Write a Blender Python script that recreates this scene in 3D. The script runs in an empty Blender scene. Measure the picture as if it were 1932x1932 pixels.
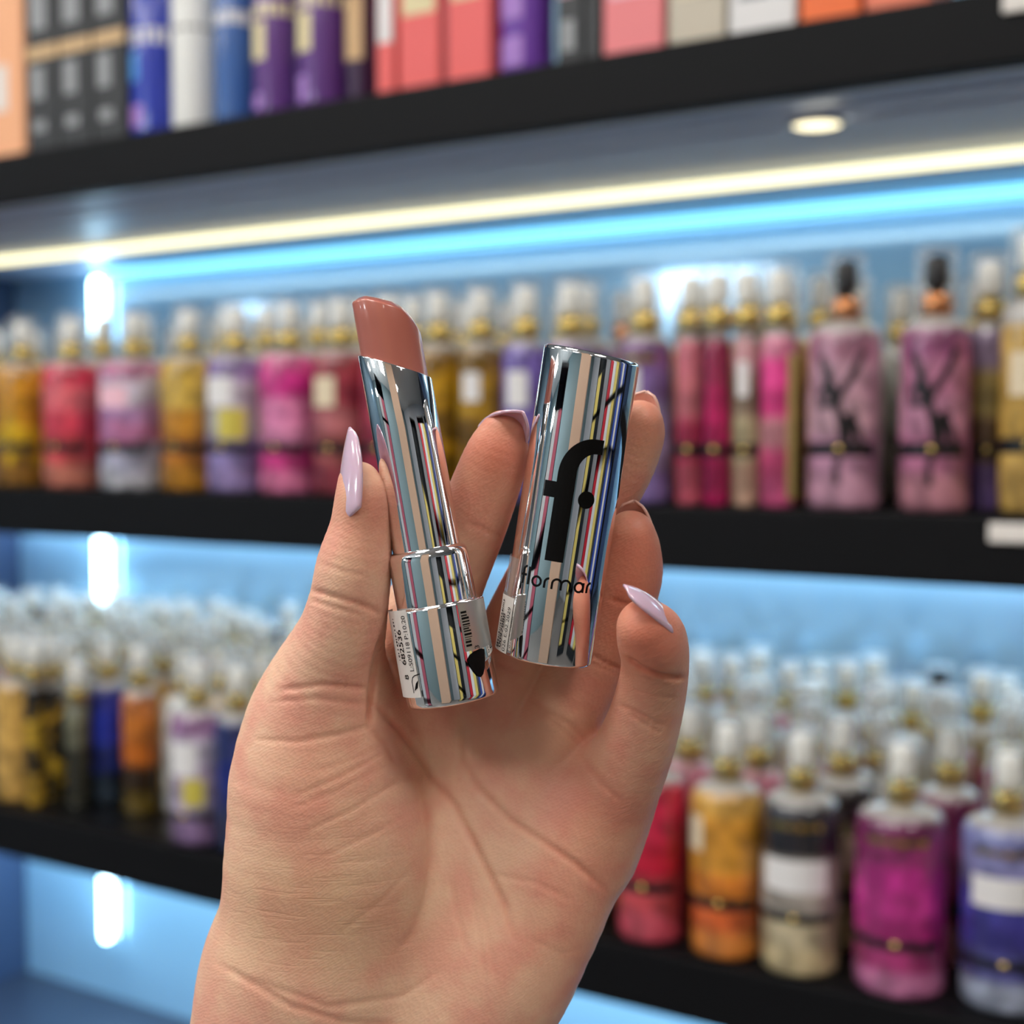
import bpy, bmesh, math, random
import numpy as np
from mathutils import Vector, Matrix

# ------------------------------------------------------------------ camera, world, exposure
SC = bpy.context.scene
COL = SC.collection
F = 2600.0                      # focal length for a 1932 px wide frame
CX = CY = 966.0
EYE = 1.40
PITCH = math.atan(136 / F)
CAMPOS = Vector((0, 0, EYE))
FW = Vector((0, math.cos(PITCH), -math.sin(PITCH)))
UP = Vector((0, math.sin(PITCH), math.cos(PITCH)))
RT = Vector((1, 0, 0))
cam = bpy.data.cameras.new('camera')
camo = bpy.data.objects.new('camera', cam)
COL.objects.link(camo)
camo.location = CAMPOS
camo.rotation_euler = (math.pi / 2 - PITCH, 0, 0)
cam.sensor_width = 36
cam.lens = F / 1932 * 36
cam.clip_start = 0.02
cam.dof.use_dof = True
cam.dof.focus_distance = 0.288
cam.dof.aperture_fstop = 11.0
SC.camera = camo

world = bpy.data.worlds.new('world')
SC.world = world
world.use_nodes = True
world.node_tree.nodes['Background'].inputs[0].default_value = (0.9, 0.95, 1.0, 1)
world.node_tree.nodes['Background'].inputs[1].default_value = 0.15

SC.view_settings.view_transform = 'Standard'
SC.view_settings.look = 'None'
SC.view_settings.exposure = 0.0
SC.view_settings.gamma = 1.0
SC.view_settings.use_curve_mapping = False
SC.cycles.transparent_max_bounces = 32
SC.cycles.max_bounces = 10
SC.cycles.glossy_bounces = 5
SC.cycles.diffuse_bounces = 3
SC.cycles.sample_clamp_indirect = 12
SC.cycles.use_denoising = True
SC.cycles.use_adaptive_sampling = True
SC.cycles.adaptive_threshold = 0.035

CEIL_STRENGTH = 17.5            # ceiling panels
WARM_LED = 2.0                  # warm strip under the shelves
CYAN_LED = 2.2                  # cyan strip at the back of each bay
BAR_LED = 18.0                   # short upright bars at the left of each bay
P_WARM, P_CYAN = 1.6, 2.0       # watts of the strips
HANG_LAMP = 40.0                # globe lamps added far behind the camera for mirror reflections

random.seed(7)
rng = np.random.RandomState(5)


def P(px, py, d):
    """world point seen at pixel (px, py), d metres in front of the camera"""
    return CAMPOS + FW * d + RT * ((px - CX) / F * d) + UP * (-(py - CY) / F * d)


# shelf frame: u along the shelf (to the right, nearer), v into the shelf, w above eye level
EU = Vector((0.848, -0.530, 0)).normalized()
EV = Vector((0.530, 0.848, 0)).normalized()
O0 = Vector((0.217, 1.06, EYE))
SHROT = math.atan2(EU.y, EU.x)


def S(u, v, w=0.0):
    return O0 + EU * u + EV * v + Vector((0, 0, w))


def u_at(px, v):
    t = (px - CX) / F
    return (t * (O0.y + EV.y * v) - O0.x - EV.x * v) / (EU.x - EU.y * t)


def on_deck(px, py, w):
    """point of the horizontal plane at height w (relative to the eye) seen at a pixel -> (u, v)"""
    d = (P(px, py, 1.0) - CAMPOS)
    p = CAMPOS + d * (w / d.z)
    q = p - O0
    return q.dot(EU), q.dot(EV)


# ------------------------------------------------------------------ materials
def srgb(r, g, b):
    f = lambda c: (c / 255 / 12.92) if c / 255 <= 0.04045 else ((c / 255 + 0.055) / 1.055) ** 2.4
    return (f(r), f(g), f(b), 1)


MATS = {}


def mat(name, col, rough=0.5, metal=0.0, coat=0.0, emit=None, es=0.0, spec=0.5, noise=0.0, nscale=20, sss=0.0, bump=0.0):
    if name in MATS:
        return MATS[name]
    m = bpy.data.materials.new(name)
    m.use_nodes = True
    nt = m.node_tree
    b = nt.nodes['Principled BSDF']
    b.inputs['Base Color'].default_value = col
    b.inputs['Roughness'].default_value = rough
    b.inputs['Metallic'].default_value = metal
    b.inputs['Coat Weight'].default_value = coat
    b.inputs['Coat Roughness'].default_value = 0.05
    b.inputs['Specular IOR Level'].default_value = spec
    if emit:
        b.inputs['Emission Color'].default_value = emit
        b.inputs['Emission Strength'].default_value = es
    if noise > 0 or bump > 0:
        tc = nt.nodes.new('ShaderNodeTexCoord')
        n = nt.nodes.new('ShaderNodeTexNoise')
        n.inputs['Scale'].default_value = nscale
        n.inputs['Detail'].default_value = 4
        nt.links.new(tc.outputs['Object'], n.inputs['Vector'])
        if noise > 0:
            mx = nt.nodes.new('ShaderNodeMix')
            mx.data_type = 'RGBA'
            mx.inputs[6].default_value = tuple(c * (1 - noise) for c in col[:3]) + (1,)
            mx.inputs[7].default_value = tuple(min(1, c * (1 + noise)) for c in col[:3]) + (1,)
            nt.links.new(n.outputs['Fac'], mx.inputs[0])
            nt.links.new(mx.outputs[2], b.inputs['Base Color'])
        if bump > 0:
            bp = nt.nodes.new('ShaderNodeBump')
            bp.inputs['Strength'].default_value = bump
            bp.inputs['Distance'].default_value = 0.001
            nt.links.new(n.outputs['Fac'], bp.inputs['Height'])
            nt.links.new(bp.outputs['Normal'], b.inputs['Normal'])
    MATS[name] = m
    return m


def clear_mat(name, tint=(1, 1, 1, 1), gloss=0.25):
    if name in MATS:
        return MATS[name]
    m = bpy.data.materials.new(name)
    m.use_nodes = True
    nt = m.node_tree
    nt.nodes.clear()
    out = nt.nodes.new('ShaderNodeOutputMaterial')
    tr = nt.nodes.new('ShaderNodeBsdfTransparent')
    tr.inputs[0].default_value = tint
    gl = nt.nodes.new('ShaderNodeBsdfGlossy')
    gl.inputs['Roughness'].default_value = 0.08
    df = nt.nodes.new('ShaderNodeBsdfDiffuse')
    df.inputs[0].default_value = (0.9, 0.92, 0.92, 1)
    fr = nt.nodes.new('ShaderNodeLayerWeight')
    fr.inputs[0].default_value = gloss
    m1 = nt.nodes.new('ShaderNodeMixShader')
    m2 = nt.nodes.new('ShaderNodeMixShader')
    m1.inputs[0].default_value = 0.45
    nt.links.new(gl.outputs[0], m1.inputs[2])
    nt.links.new(df.outputs[0], m1.inputs[1])
    nt.links.new(fr.outputs['Facing'], m2.inputs[0])
    nt.links.new(tr.outputs[0], m2.inputs[1])
    nt.links.new(m1.outputs[0], m2.inputs[2])
    nt.links.new(m2.outputs[0], out.inputs[0])
    MATS[name] = m
    return m


def bands_mat(name, stops, h, rough=0.22, coat=0.6, warp=0.0, wscale=25):
    """colour blocks stacked along the object's own height (printed packaging)"""
    if name in MATS:
        return MATS[name]
    m = bpy.data.materials.new(name)
    m.use_nodes = True
    nt = m.node_tree
    b = nt.nodes['Principled BSDF']
    b.inputs['Roughness'].default_value = rough
    b.inputs['Coat Weight'].default_value = coat
    tc = nt.nodes.new('ShaderNodeTexCoord')
    sx = nt.nodes.new('ShaderNodeSeparateXYZ')
    nt.links.new(tc.outputs['Object'], sx.inputs[0])
    mr = nt.nodes.new('ShaderNodeMapRange')
    mr.inputs['From Max'].default_value = h
    nt.links.new(sx.outputs['Z'], mr.inputs['Value'])
    src = mr.outputs[0]
    if warp > 0:
        n = nt.nodes.new('ShaderNodeTexNoise')
        n.inputs['Scale'].default_value = wscale
        n.inputs['Detail'].default_value = 1
        nt.links.new(tc.outputs['Object'], n.inputs['Vector'])
        ma = nt.nodes.new('ShaderNodeMath')
        ma.operation = 'MULTIPLY_ADD'
        ma.inputs[1].default_value = warp
        ma.inputs[2].default_value = -warp / 2
        nt.links.new(n.outputs['Fac'], ma.inputs[0])
        ad = nt.nodes.new('ShaderNodeMath')
        ad.operation = 'ADD'
        nt.links.new(src, ad.inputs[0])
        nt.links.new(ma.outputs[0], ad.inputs[1])
        src = ad.outputs[0]
    cr = nt.nodes.new('ShaderNodeValToRGB')
    cr.color_ramp.interpolation = 'LINEAR'
    el = cr.color_ramp.elements
    el[0].position = stops[0][0]
    el[0].color = stops[0][1]
    el[1].position = stops[-1][0]
    el[1].color = stops[-1][1]
    for p, c in stops[1:-1]:
        e = el.new(p)
        e.color = c
    nt.links.new(src, cr.inputs[0])
    n2 = nt.nodes.new('ShaderNodeTexNoise')
    n2.inputs['Scale'].default_value = 48
    n2.inputs['Detail'].default_value = 1.5
    nt.links.new(tc.outputs['Object'], n2.inputs['Vector'])
    r2 = nt.nodes.new('ShaderNodeMapRange')
    r2.inputs['From Min'].default_value = .42
    r2.inputs['From Max'].default_value = .62
    r2.inputs['To Min'].default_value = .5
    r2.inputs['To Max'].default_value = 1.0
    nt.links.new(n2.outputs['Fac'], r2.inputs['Value'])
    mm = nt.nodes.new('ShaderNodeMix')
    mm.data_type = 'RGBA'
    mm.blend_type = 'MULTIPLY'
    mm.inputs[0].default_value = 1
    nt.links.new(cr.outputs[0], mm.inputs[6])
    nt.links.new(r2.outputs[0], mm.inputs[7])
    sh = nt.nodes.new('ShaderNodeMapRange')          # clear plastic shoulder above the fill line
    sh.inputs['From Min'].default_value = .94
    sh.inputs['From Max'].default_value = .975
    nt.links.new(mr.outputs[0], sh.inputs['Value'])
    m4 = nt.nodes.new('ShaderNodeMix')
    m4.data_type = 'RGBA'
    m4.inputs[7].default_value = (.42, .40, .38, 1)
    nt.links.new(sh.outputs[0], m4.inputs[0])
    nt.links.new(mm.outputs[2], m4.inputs[6])
    nt.links.new(m4.outputs[2], b.inputs['Base Color'])
    MATS[name] = m
    return m


CHROME = mat('polished_chrome', (0.93, 0.93, 0.94, 1), 0.025, 1.0)
SHELF_BLACK = mat('shelf_black', srgb(13, 13, 16), 0.55, noise=0.15, spec=.15)
UNDERSIDE = mat('underside_metal', srgb(208, 218, 244), 0.42, 0.1, noise=0.05, nscale=6)
MIRROR = mat('back_panel_mirror', srgb(165, 208, 240), 0.11, 0.3)
GOLD = mat('gold_collar', srgb(205, 178, 105), 0.18, 1.0)
COPPER = mat('copper_collar', srgb(205, 140, 95), 0.2, 1.0)
WHITE_PL = mat('white_plastic', srgb(236, 236, 230), 0.3, coat=0.4)
BLACK_PL = mat('black_plastic', srgb(22, 22, 26), 0.3)
PAPER = mat('paper_white', srgb(232, 226, 220), 0.6)
INK = mat('black_ink', srgb(5, 5, 6), 0.5, spec=.15)
CLEAR = clear_mat('clear_plastic')


# ------------------------------------------------------------------ mesh helpers
def mk(name, verts, faces, m, parent=None, smooth=True, bevel=0.0, bseg=2):
    me = bpy.data.meshes.new(name)
    me.from_pydata([tuple(v) for v in verts], [], faces)
    me.validate()
    me.update()
    o = bpy.data.objects.new(name, me)
    COL.objects.link(o)
    if m:
        me.materials.append(m)
    if smooth:
        me.polygons.foreach_set('use_smooth', [True] * len(me.polygons))
    if bevel > 0:
        b = o.modifiers.new('bevel', 'BEVEL')
        b.width = bevel
        b.segments = bseg
        b.limit_method = 'ANGLE'
        b.angle_limit = math.radians(40)
        me.polygons.foreach_set('use_smooth', [False] * len(me.polygons))
    if parent:
        o.parent = parent
    return o


def tag(o, label=None, cat=None, group=None, kind=None):
    if label:
        o['label'] = label
    if cat:
        o['category'] = cat
    if group:
        o['group'] = group
    if kind:
        o['kind'] = kind
    return o


def empty(name, loc, rz=0.0, matrix=None):
    o = bpy.data.objects.new(name, None)
    o.empty_display_size = 0.02
    COL.objects.link(o)
    if matrix is not None:
        o.matrix_world = matrix
    else:
        o.location = loc
        o.rotation_euler = (0, 0, rz)
    return o


def lathe(profile, seg=32, close=True):
    verts, faces = [], []
    n = len(profile)
    for r, z in profile:
        for k in range(seg):
            a = 2 * math.pi * k / seg
            verts.append((r * math.cos(a), r * math.sin(a), z))
    for i in range(n - 1):
        for k in range(seg):
            k2 = (k + 1) % seg
            faces.append((i * seg + k, i * seg + k2, (i + 1) * seg + k2, (i + 1) * seg + k))
    if close:
        if profile[0][0] > 1e-6:
            faces.append(tuple(range(seg - 1, -1, -1)))
        if profile[-1][0] > 1e-6:
            faces.append(tuple((n - 1) * seg + k for k in range(seg)))
    return verts, faces


def boxvf(x0, x1, y0, y1, z0, z1, off=0):
    v = [(x0, y0, z0), (x1, y0, z0), (x1, y1, z0), (x0, y1, z0), (x0, y0, z1), (x1, y0, z1), (x1, y1, z1), (x0, y1, z1)]
    f = [(0, 3, 2, 1), (4, 5, 6, 7), (0, 1, 5, 4), (1, 2, 6, 5), (2, 3, 7, 6), (3, 0, 4, 7)]
    return v, [tuple(i + off for i in q) for q in f]


def boxes(lst):
    V, Fc = [], []
    for b in lst:
        v, f = boxvf(*b, off=len(V))
        V += v
        Fc += f
    return V, Fc


def shelf_box(name, u0, u1, v0, v1, w0, w1, m, kind=None, bevel=0.001, parent=None):
    """box given in shelf coordinates, its own origin at its near-left-bottom corner"""
    v, f = boxvf(0, u1 - u0, 0, v1 - v0, 0, w1 - w0)
    o = mk(name, v, f, m, parent, smooth=False, bevel=bevel)
    o.location = S(u0, v0, w0)
    o.rotation_euler = (0, 0, SHROT)
    if kind:
        o['kind'] = kind
    return o


# ------------------------------------------------------------------ the room
W_MID, W_LOW, W_UP, W_BOT = -0.054, -0.424, 0.316, -0.90
T = 0.052
DEPTH = 0.50
UL, UR = -1.54, 1.10
R0, R1 = -4.6, 3.4             # room extent along u
V0, V1 = -4.6, 0.62            # along v
ZF, ZC = -EYE, 1.55            # floor and ceiling relative to the eye
floor_m = mat('floor_tile', srgb(120, 118, 116), 0.18, noise=0.06, nscale=3)
wall_m = mat('wall_grey_green', srgb(112, 134, 140), 0.6, noise=0.03)
ceil_m = mat('ceiling_paint', srgb(228, 228, 226), 0.8)
shelf_box('floor', R0, R1, V0, V1, ZF - 0.1, ZF, floor_m, 'structure', 0)
shelf_box('ceiling', R0, R1, V0, V1, ZC, ZC + 0.1, ceil_m, 'structure', 0)
shelf_box('wall_back', R0, R1, V1, V1 + 0.1, ZF, ZC, mat('wall_dark', srgb(46, 52, 66), 0.6), 'structure', 0)
shelf_box('wall_front', R0, R1, V0 - 0.1, V0, ZF, ZC, wall_m, 'structure', 0)
shelf_box('wall_left', R0 - 0.1, R0, V0, V1, ZF, ZC, mat('wall_blue_grey', srgb(110, 138, 158), 0.6), 'structure', 0)
shelf_box('wall_right', R1, R1 + 0.1, V0, V1, ZF, ZC, mat('wall_pale', srgb(190, 196, 205), 0.6), 'structure', 0)

# shelving: every panel and board can be lifted out, so each is a thing
def panel(name, label, cat, u0, u1, v0, v1, w0, w1, m, bevel=0.0015):
    o = shelf_box(name, u0, u1, v0, v1, w0, w1, m, None, bevel)
    return tag(o, label, cat)


side_m = mat('side_panel_blue', srgb(52, 66, 96), 0.35, noise=0.05)
panel('side_panel', 'dark blue side panel closing the left end of the shelving', 'panel', UL - 0.03, UL - .001, 0.0, DEPTH + 0.02, ZF, 0.95, side_m)
panel('side_panel', 'side panel closing the right end of the shelving, past the bow bottles', 'panel', UR + .001, UR + 0.03, 0.0, DEPTH + 0.02, ZF, 0.95, side_m)
panel('back_panel', 'pale blue half-mirrored back panel behind all the shelves', 'panel', UL, UR, DEPTH + .001, DEPTH + 0.02, ZF, 0.95, MIRROR, 0)
panel('plinth', 'black plinth under the lowest deck of the shelving', 'plinth', UL, UR, 0.03, DEPTH - 0.02, ZF, W_BOT - T - .001, SHELF_BLACK)


def board(w, label, deckm):
    e = empty('shelf', S(UL, 0, w), SHROT)
    tag(e, label, 'shelf', 'black shelves')
    v, f = boxvf(0, UR - UL, 0.0, 0.022, -T, 0)
    mk('front_edge', v, f, SHELF_BLACK, e, smooth=False, bevel=.002)
    v, f = boxes([(0, UR - UL, 0.0222, DEPTH, -0.012, -0.0005)])
    mk('deck', v, f, deckm, e, smooth=False)
    # folded metal underside: lip rails and pan
    v, f = boxes([(0, UR - UL, 0.0225, 0.040, -T, -T + 0.004),
                  (0, UR - UL, 0.070, 0.095, -T, -T + 0.004),
                  (0, UR - UL, 0.0225, 0.15, -T + 0.010, -T + 0.014),
                  (0, UR - UL, 0.125, DEPTH - 0.001, -T + 0.002, -T + 0.006)])
    mk('underside_tray', v, f, UNDERSIDE, e, smooth=False)
    return e


deck_black = mat('deck_black', srgb(16, 17, 20), 0.3, coat=0.2)
board(W_UP, 'black upper shelf carrying the boxes and tall cylinders', deck_black)
board(W_MID, 'black middle shelf with the bow bottles on it', deck_black)
board(W_LOW, 'black lower shelf packed with rows of mist bottles', deck_black)
board(W_BOT, 'lowest blue-grey deck with nothing on it', mat('deck_blue', srgb(44, 50, 66), 0.35))

led_warm = mat('led_warm', (1, 1, 1, 1), emit=srgb(255, 243, 190), es=WARM_LED)
led_cyan = mat('led_cyan', (1, 1, 1, 1), emit=srgb(115, 205, 245), es=CYAN_LED)
led_bar = mat('led_bar', (1, 1, 1, 1), emit=srgb(190, 235, 255), es=BAR_LED)
alu = mat('aluminium_profile', srgb(170, 180, 195), 0.35, 0.9)


def led_strip(u0, u1, v, w, m, label, wd=0.018, n='led_strip', power=0, colr=(1, 1, 1)):
    e = empty(n, S(u0, v, w), SHROT)
    tag(e, label, 'light strip')
    w0 = .0
    v1, f1 = boxes([(0, u1 - u0, -wd / 2 - .002, wd / 2 + .002, 0.0, 0.0018)] + ([(0, u1 - u0, wd / 2 + .0005, wd / 2 + .002, -.009, 0)] if v < .4 else []))  # rear fin added to hide the strip from the mirrored back
    mk('profile', v1, f1, alu, e, smooth=False)
    v1, f1 = boxes([(0, u1 - u0, -wd / 2, wd / 2, -0.0095, -0.0019)])
    mk('diffuser', v1, f1, m, e, smooth=False)
    if power:
        L = bpy.data.lights.new('strip_light', 'AREA')
        L.shape = 'RECTANGLE'
        L.size = u1 - u0
        L.size_y = wd
        L.energy = power
        L.color = colr
        lo_ = bpy.data.objects.new('strip_light', L)
        COL.objects.link(lo_)
        lo_.parent = e
        lo_.location = ((u1 - u0) / 2, 0, -.0105)


WC, CC = (1, .95, .84), (.66, .87, 1)
UC = -T                          # undersides
led_strip(UL + .01, UR - .01, 0.30, W_UP + UC, led_warm, 'long warm white light strip under the upper shelf', 0.014, power=P_WARM, colr=WC)
led_strip(UL + .22, UR - .01, DEPTH - 0.016, W_UP + UC, led_cyan, 'cyan light strip along the top of the mirrored back above the middle shelf', 0.014, power=P_CYAN * .25, colr=CC)
led_strip(UL + .01, UR - .01, 0.30, W_MID + UC, led_warm, 'warm light strip under the middle shelf, over the lower bottles', 0.018, power=P_WARM * .65, colr=WC)
led_strip(UL + .01, UR - .01, DEPTH - 0.016, W_MID + UC, led_cyan, 'cyan light strip at the back under the middle shelf', 0.02, power=P_CYAN * 1.6, colr=CC)
led_strip(UL + .01, UR - .01, 0.38, W_LOW + UC, led_cyan, 'light strip under the lower shelf, over the empty blue bay', 0.03, power=P_CYAN * 7.5, colr=(.6, .88, 1))
for (wt, wb, lb) in ((W_UP - T - 0.012, 0.155, 'short upright light bar at left end of the middle shelf back'),
                     (W_MID - T - 0.012, -0.255, 'short upright light bar at left end behind the lower shelf bottles'),
                     (W_LOW - T - 0.012, -0.80, 'upright light bar in the empty blue bay at the bottom left')):
    u = u_at(192, DEPTH - .01)
    e = empty('light_bar', S(u, DEPTH - 0.002, wb), SHROT)
    tag(e, lb, 'light bar')
    v, f = boxes([(-.014, .014, -.004, 0, 0, wt - wb)])
    mk('holder', v, f, alu, e, smooth=False)
    v, f = lathe([(0, -.004), (.005, -.002), (.008, .006), (.008, wt - wb - .006), (.005, wt - wb), (0, wt - wb)], 16)
    o = mk('tube', v, f, led_bar, e)
    o.location = (0, -.0125, 0)

# round spot under the upper shelf
u = u_at(1530, 0.10)
sp = empty('spot_lamp', S(u, 0.105, W_UP - T + 0.0005), SHROT)
tag(sp, 'small round warm spot lamp recessed near the front under the upper shelf', 'lamp')
v, f = lathe([(.020, 0), (.026, -.002), (.026, -.004), (.020, -.004), (.020, -.001)], 24, False)
mk('bezel', v, f, alu, sp)
v, f = lathe([(0, -.003), (.020, -.003), (.020, -.001), (0, -.001)], 24)
mk('lens', v, f, mat('spot_warm', (1, 1, 1, 1), emit=srgb(250, 235, 190), es=2.5), sp)

# price rails
for (px, w, px2, lb) in ((1868, W_MID, 1990, 'white price tag on the edge of the middle shelf at the right'),
                    (1876, W_UP, 1990, 'white price tag on the edge of the upper shelf at the right')):
    u0, u1 = u_at(px, 0), u_at(px2, 0)
    e = empty('price_tag', S(u0, -0.0005, w - .022 if w == W_MID else w - .022), SHROT)
    tag(e, lb, 'price tag')
    v, f = boxes([(0, u1 - u0, -0.003, 0, .003, 0.017)])
    mk('card', v, f, PAPER, e, smooth=False, bevel=.0015)

# ------------------------------------------------------------------ ceiling lights and things added behind the camera to show in chrome and mirror
lum = mat('ceiling_diffuser', (1, 1, 1, 1), emit=srgb(255, 250, 243), es=CEIL_STRENGTH)
spots = [(-3.4, -3.2), (-3.4, -1.4), (-1.6, -3.2), (-1.3, -1.15), (0.0, -3.2), (-0.15, -1.25), (1.6, -3.2), (1.5, -1.2)]
for i, (u, v_) in enumerate(spots):
    e = empty('ceiling_light', S(u, v_, ZC), SHROT)
    tag(e, 'square white ceiling light panel %s' % (
        ['in the far left corner of the shop', 'at the left near the shelf wall', 'left of centre by the opposite wall', 'over the left half of the shelving',
         'in the middle by the opposite wall', 'above the hand holding the lipstick', 'on the right by the opposite wall', 'over the right end of the shelving'][i]), 'ceiling light', 'ceiling light panels')
    v, f = boxes([(-.32, .32, -.32, .32, -.03, -.0005)])
    mk('frame', v, f, WHITE_PL, e, smooth=False)
    v, f = boxes([(-.29, .29, -.29, .29, -.034, -.0302)])
    mk('diffuser', v, f, lum, e, smooth=False)


def display(name, x, y, w, d, h, rz, body, stripes, label, cat):
    """free-standing unit added for its coloured stripes in the chrome; x, y world"""
    e = empty(name, (x, y, 0), rz)
    tag(e, label, cat)
    v, f = boxes([(-w / 2, w / 2, -d / 2, d / 2, 0, 0.12), (-w / 2, w / 2, d / 2 - .02, d / 2, .12, h), (-w / 2, -w / 2 + .02, -d / 2, d / 2 - .02, .12, h),
                  (w / 2 - .02, w / 2, -d / 2, d / 2 - .02, .12, h), (-w / 2, w / 2, -d / 2, d / 2, h, h + .03)])
    mk('carcass', v, f, body, e, smooth=False, bevel=.003)
    n = len(stripes)
    if n:
        for k, c in enumerate(stripes):
            x0 = -w / 2 + .03 + (w - .06) * k / n
            x1 = -w / 2 + .03 + (w - .06) * (k + 1) / n - .01
            v, f = boxes([(x0, x1, -d / 2 + .02, d / 2 - .03, .14 + j * .32, .14 + j * .32 + .27) for j in range(int((h - .15) / .32))])
            mk('stripe_column', v, f, c, e, smooth=False, bevel=.004)
    return e


cR = mat('box_red', srgb(190, 30, 50), .4)
cY = mat('box_yellow', srgb(235, 215, 120), .4)
cB = mat('box_blue', srgb(50, 80, 170), .4)
cW = mat('box_white', srgb(225, 228, 230), .4)
cK = mat('box_black', srgb(20, 22, 26), .4)
cM = mat('box_pink', srgb(205, 110, 130), .4)
cBeige = mat('dummy_beige', srgb(214, 178, 150), .6, noise=.04)
carc = mat('carcass_dark', srgb(28, 34, 40), .35)
bt = math.pi
display('reflection_stand', 1.05, -1.55, .55, .3, 2.0, bt + .5, carc, [cK, cY], 'dark stand added behind the camera for stripes in the chrome', 'added stand')  # stands invented for the colour stripes mirrored in the chrome
display('reflection_stand', 1.75, -.75, .8, .3, 2.1, bt + 1.15, carc, [cY, cW, cR], 'tall stand of yellow, white and red columns added right of the camera for chrome stripes', 'added stand')
display('reflection_stand', 1.95, .1, .6, .3, 2.1, bt + 1.6, carc, [cB, cW, cB], 'stand of blue and white columns added far right of the camera for chrome stripes', 'added stand')
display('reflection_stand', -1.35, -.45, .5, .3, 1.9, bt - 1.2, carc, [cM, cW], 'low stand of pink and white columns added left of the camera for chrome stripes', 'added stand')
display('reflection_stand', -.75, -2.5, .5, .3, 1.9, bt - .3, carc, [cK, cK], 'narrow dark stand added for chrome stripes, before the grey green wall', 'added stand')
e = empty('dummy', (-.32, -1.6, 0), .1)  # beige block added in place of the photographer mirrored in the chrome
tag(e, 'beige square pillar standing in for the photographer behind the camera', 'dummy')
v, f = boxes([(-.34, .34, -.3, .3, 0.1, EYE + ZC)])
mk('dummy_body', v, f, cBeige, e, smooth=False, bevel=.01)
v, f = boxes([(-.36, .36, -.32, .32, 0, .1)])
mk('base', v, f, cK, e, smooth=False, bevel=.004)

# globe lamps added so their reflections burn out in the mirrored back
globe_m = mat('globe_glow', (1, 1, 1, 1), emit=srgb(240, 250, 255), es=HANG_LAMP)
for i, (px, py, rad, where) in enumerate(((1300, 540, .11, 'nearest the pillar'), (1405, 545, .07, 'small and just beside the brighter one'),
                                          (1800, 512, .11, 'furthest to the right in the mirror'), (365, 560, .11, 'furthest to the left in the mirror'),
                                          (470, 570, .07, 'smallest, left side of the mirror'), (1925, 512, .07, 'at the right edge of the mirror'))):
    d = (P(px, py, 1.0) - CAMPOS)
    k = (O0 + EV * (DEPTH) - CAMPOS).dot(EV) / d.dot(EV)
    hit = CAMPOS + d * k
    r = d - EV * (2 * d.dot(EV))
    tt = (hit - S(0, -3.3)).dot(EV) / -r.dot(EV)
    p = hit + r * tt
    e = empty('reflection_globe', (p.x, p.y, p.z), 0)
    tag(e, 'white globe lamp added for its reflection in the mirror, ' + where, 'lamp', 'globe lamps')
    v, f = lathe([(0, -rad)] + [(rad * math.cos(a), rad * math.sin(a)) for a in np.linspace(-1.4, 1.4, 12)] + [(0, rad)], 24)
    mk('globe', v, f, globe_m, e)
    v, f = lathe([(.006, rad - .002), (.006, EYE + ZC - p.z)], 8)
    mk('rod', v, f, cK, e)


# ------------------------------------------------------------------ the hand: one swept skin surface, pulled from joints
def cs(px, py, d):
    """camera-space metres: x right, y down, z forward"""
    return np.array([(px - CX) / F * d, (py - CY) / F * d, d])


def chain(pts, sq=1.0, sub=4):
    """pts: (px, py, depth mm, radius px); Catmull-Rom through them"""
    A = []
    for px, py, dm, rp in pts:
        d = dm / 1000
        c = cs(px, py, d)
        A.append([c[0], c[1], c[2], rp * d / F])
    A = np.array(A)
    n = len(A)
    E = np.vstack([2 * A[0] - A[1], A, 2 * A[-1] - A[-2]])
    out = []
    for i in range(n - 1):
        p0, p1, p2, p3 = E[i], E[i + 1], E[i + 2], E[i + 3]
        for k in range(sub):
            t = k / sub
            out.append(0.5 * ((2 * p1) + (-p0 + p2) * t + (2 * p0 - 5 * p1 + 4 * p2 - p3) * t * t + (-p0 + 3 * p1 - 3 * p2 + p3) * t ** 3))
    out.append(A[-1])
    return np.array(out), sq


def d_chain(pts, ch):
    A, sq = ch
    best = np.full(pts.shape[0], 1.0, dtype=np.float32)
    for i in range(len(A) - 1):
        a, b = A[i, :3], A[i + 1, :3]
        ab = b - a
        sc = np.array([1, 1, sq])
        L = ((ab * sc) ** 2).sum()
        pa = (pts - a) * sc
        h = np.clip((pa @ (ab * sc)) / L, 0, 1)
        q = pa - h[:, None] * (ab * sc)
        dd = np.sqrt((q * q).sum(1)) - (A[i, 3] + h * (A[i + 1, 3] - A[i, 3]))
        best = np.minimum(best, dd)
    return best


def smin(a, b, k):
    h = np.maximum(k - np.abs(a - b), 0) / k
    return np.minimum(a, b) - h * h * k * 0.25


THUMB = chain([(600, 1450, 307, 130), (606, 1350, 303, 108), (622, 1265, 298.5, 98), (645, 1195, 294, 83), (659, 1130, 291.5, 75), (668, 1068, 290, 71), (680, 1000, 289, 59), (683, 945, 288, 52), (678, 912, 288, 41)])
INDEX = chain([(790, 1440, 318, 95), (803, 1330, 316, 92), (796, 1240, 311.5, 94), (803, 1180, 310, 92), (824, 1125, 308.8, 82), (856, 1065, 306.5, 71), (888, 990, 303, 68), (915, 920, 300, 65), (936, 862, 298, 60), (950, 820, 297, 46)])
MIDDLE = chain([(880, 1450, 320, 95), (935, 1310, 317, 86), (985, 1195, 314, 81), (1040, 1080, 311.5, 76), (1108, 970, 310.5, 72), (1165, 885, 307.5, 66), (1196, 825, 304.5, 57), (1207, 800, 302.5, 45)])
RING = chain([(985, 1470, 318, 90), (1050, 1350, 314, 86), (1108, 1250, 311, 78), (1150, 1160, 307.5, 74), (1176, 1090, 304.5, 73), (1187, 1042, 301.5, 60), (1190, 1010, 299.5, 47)])
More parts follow.
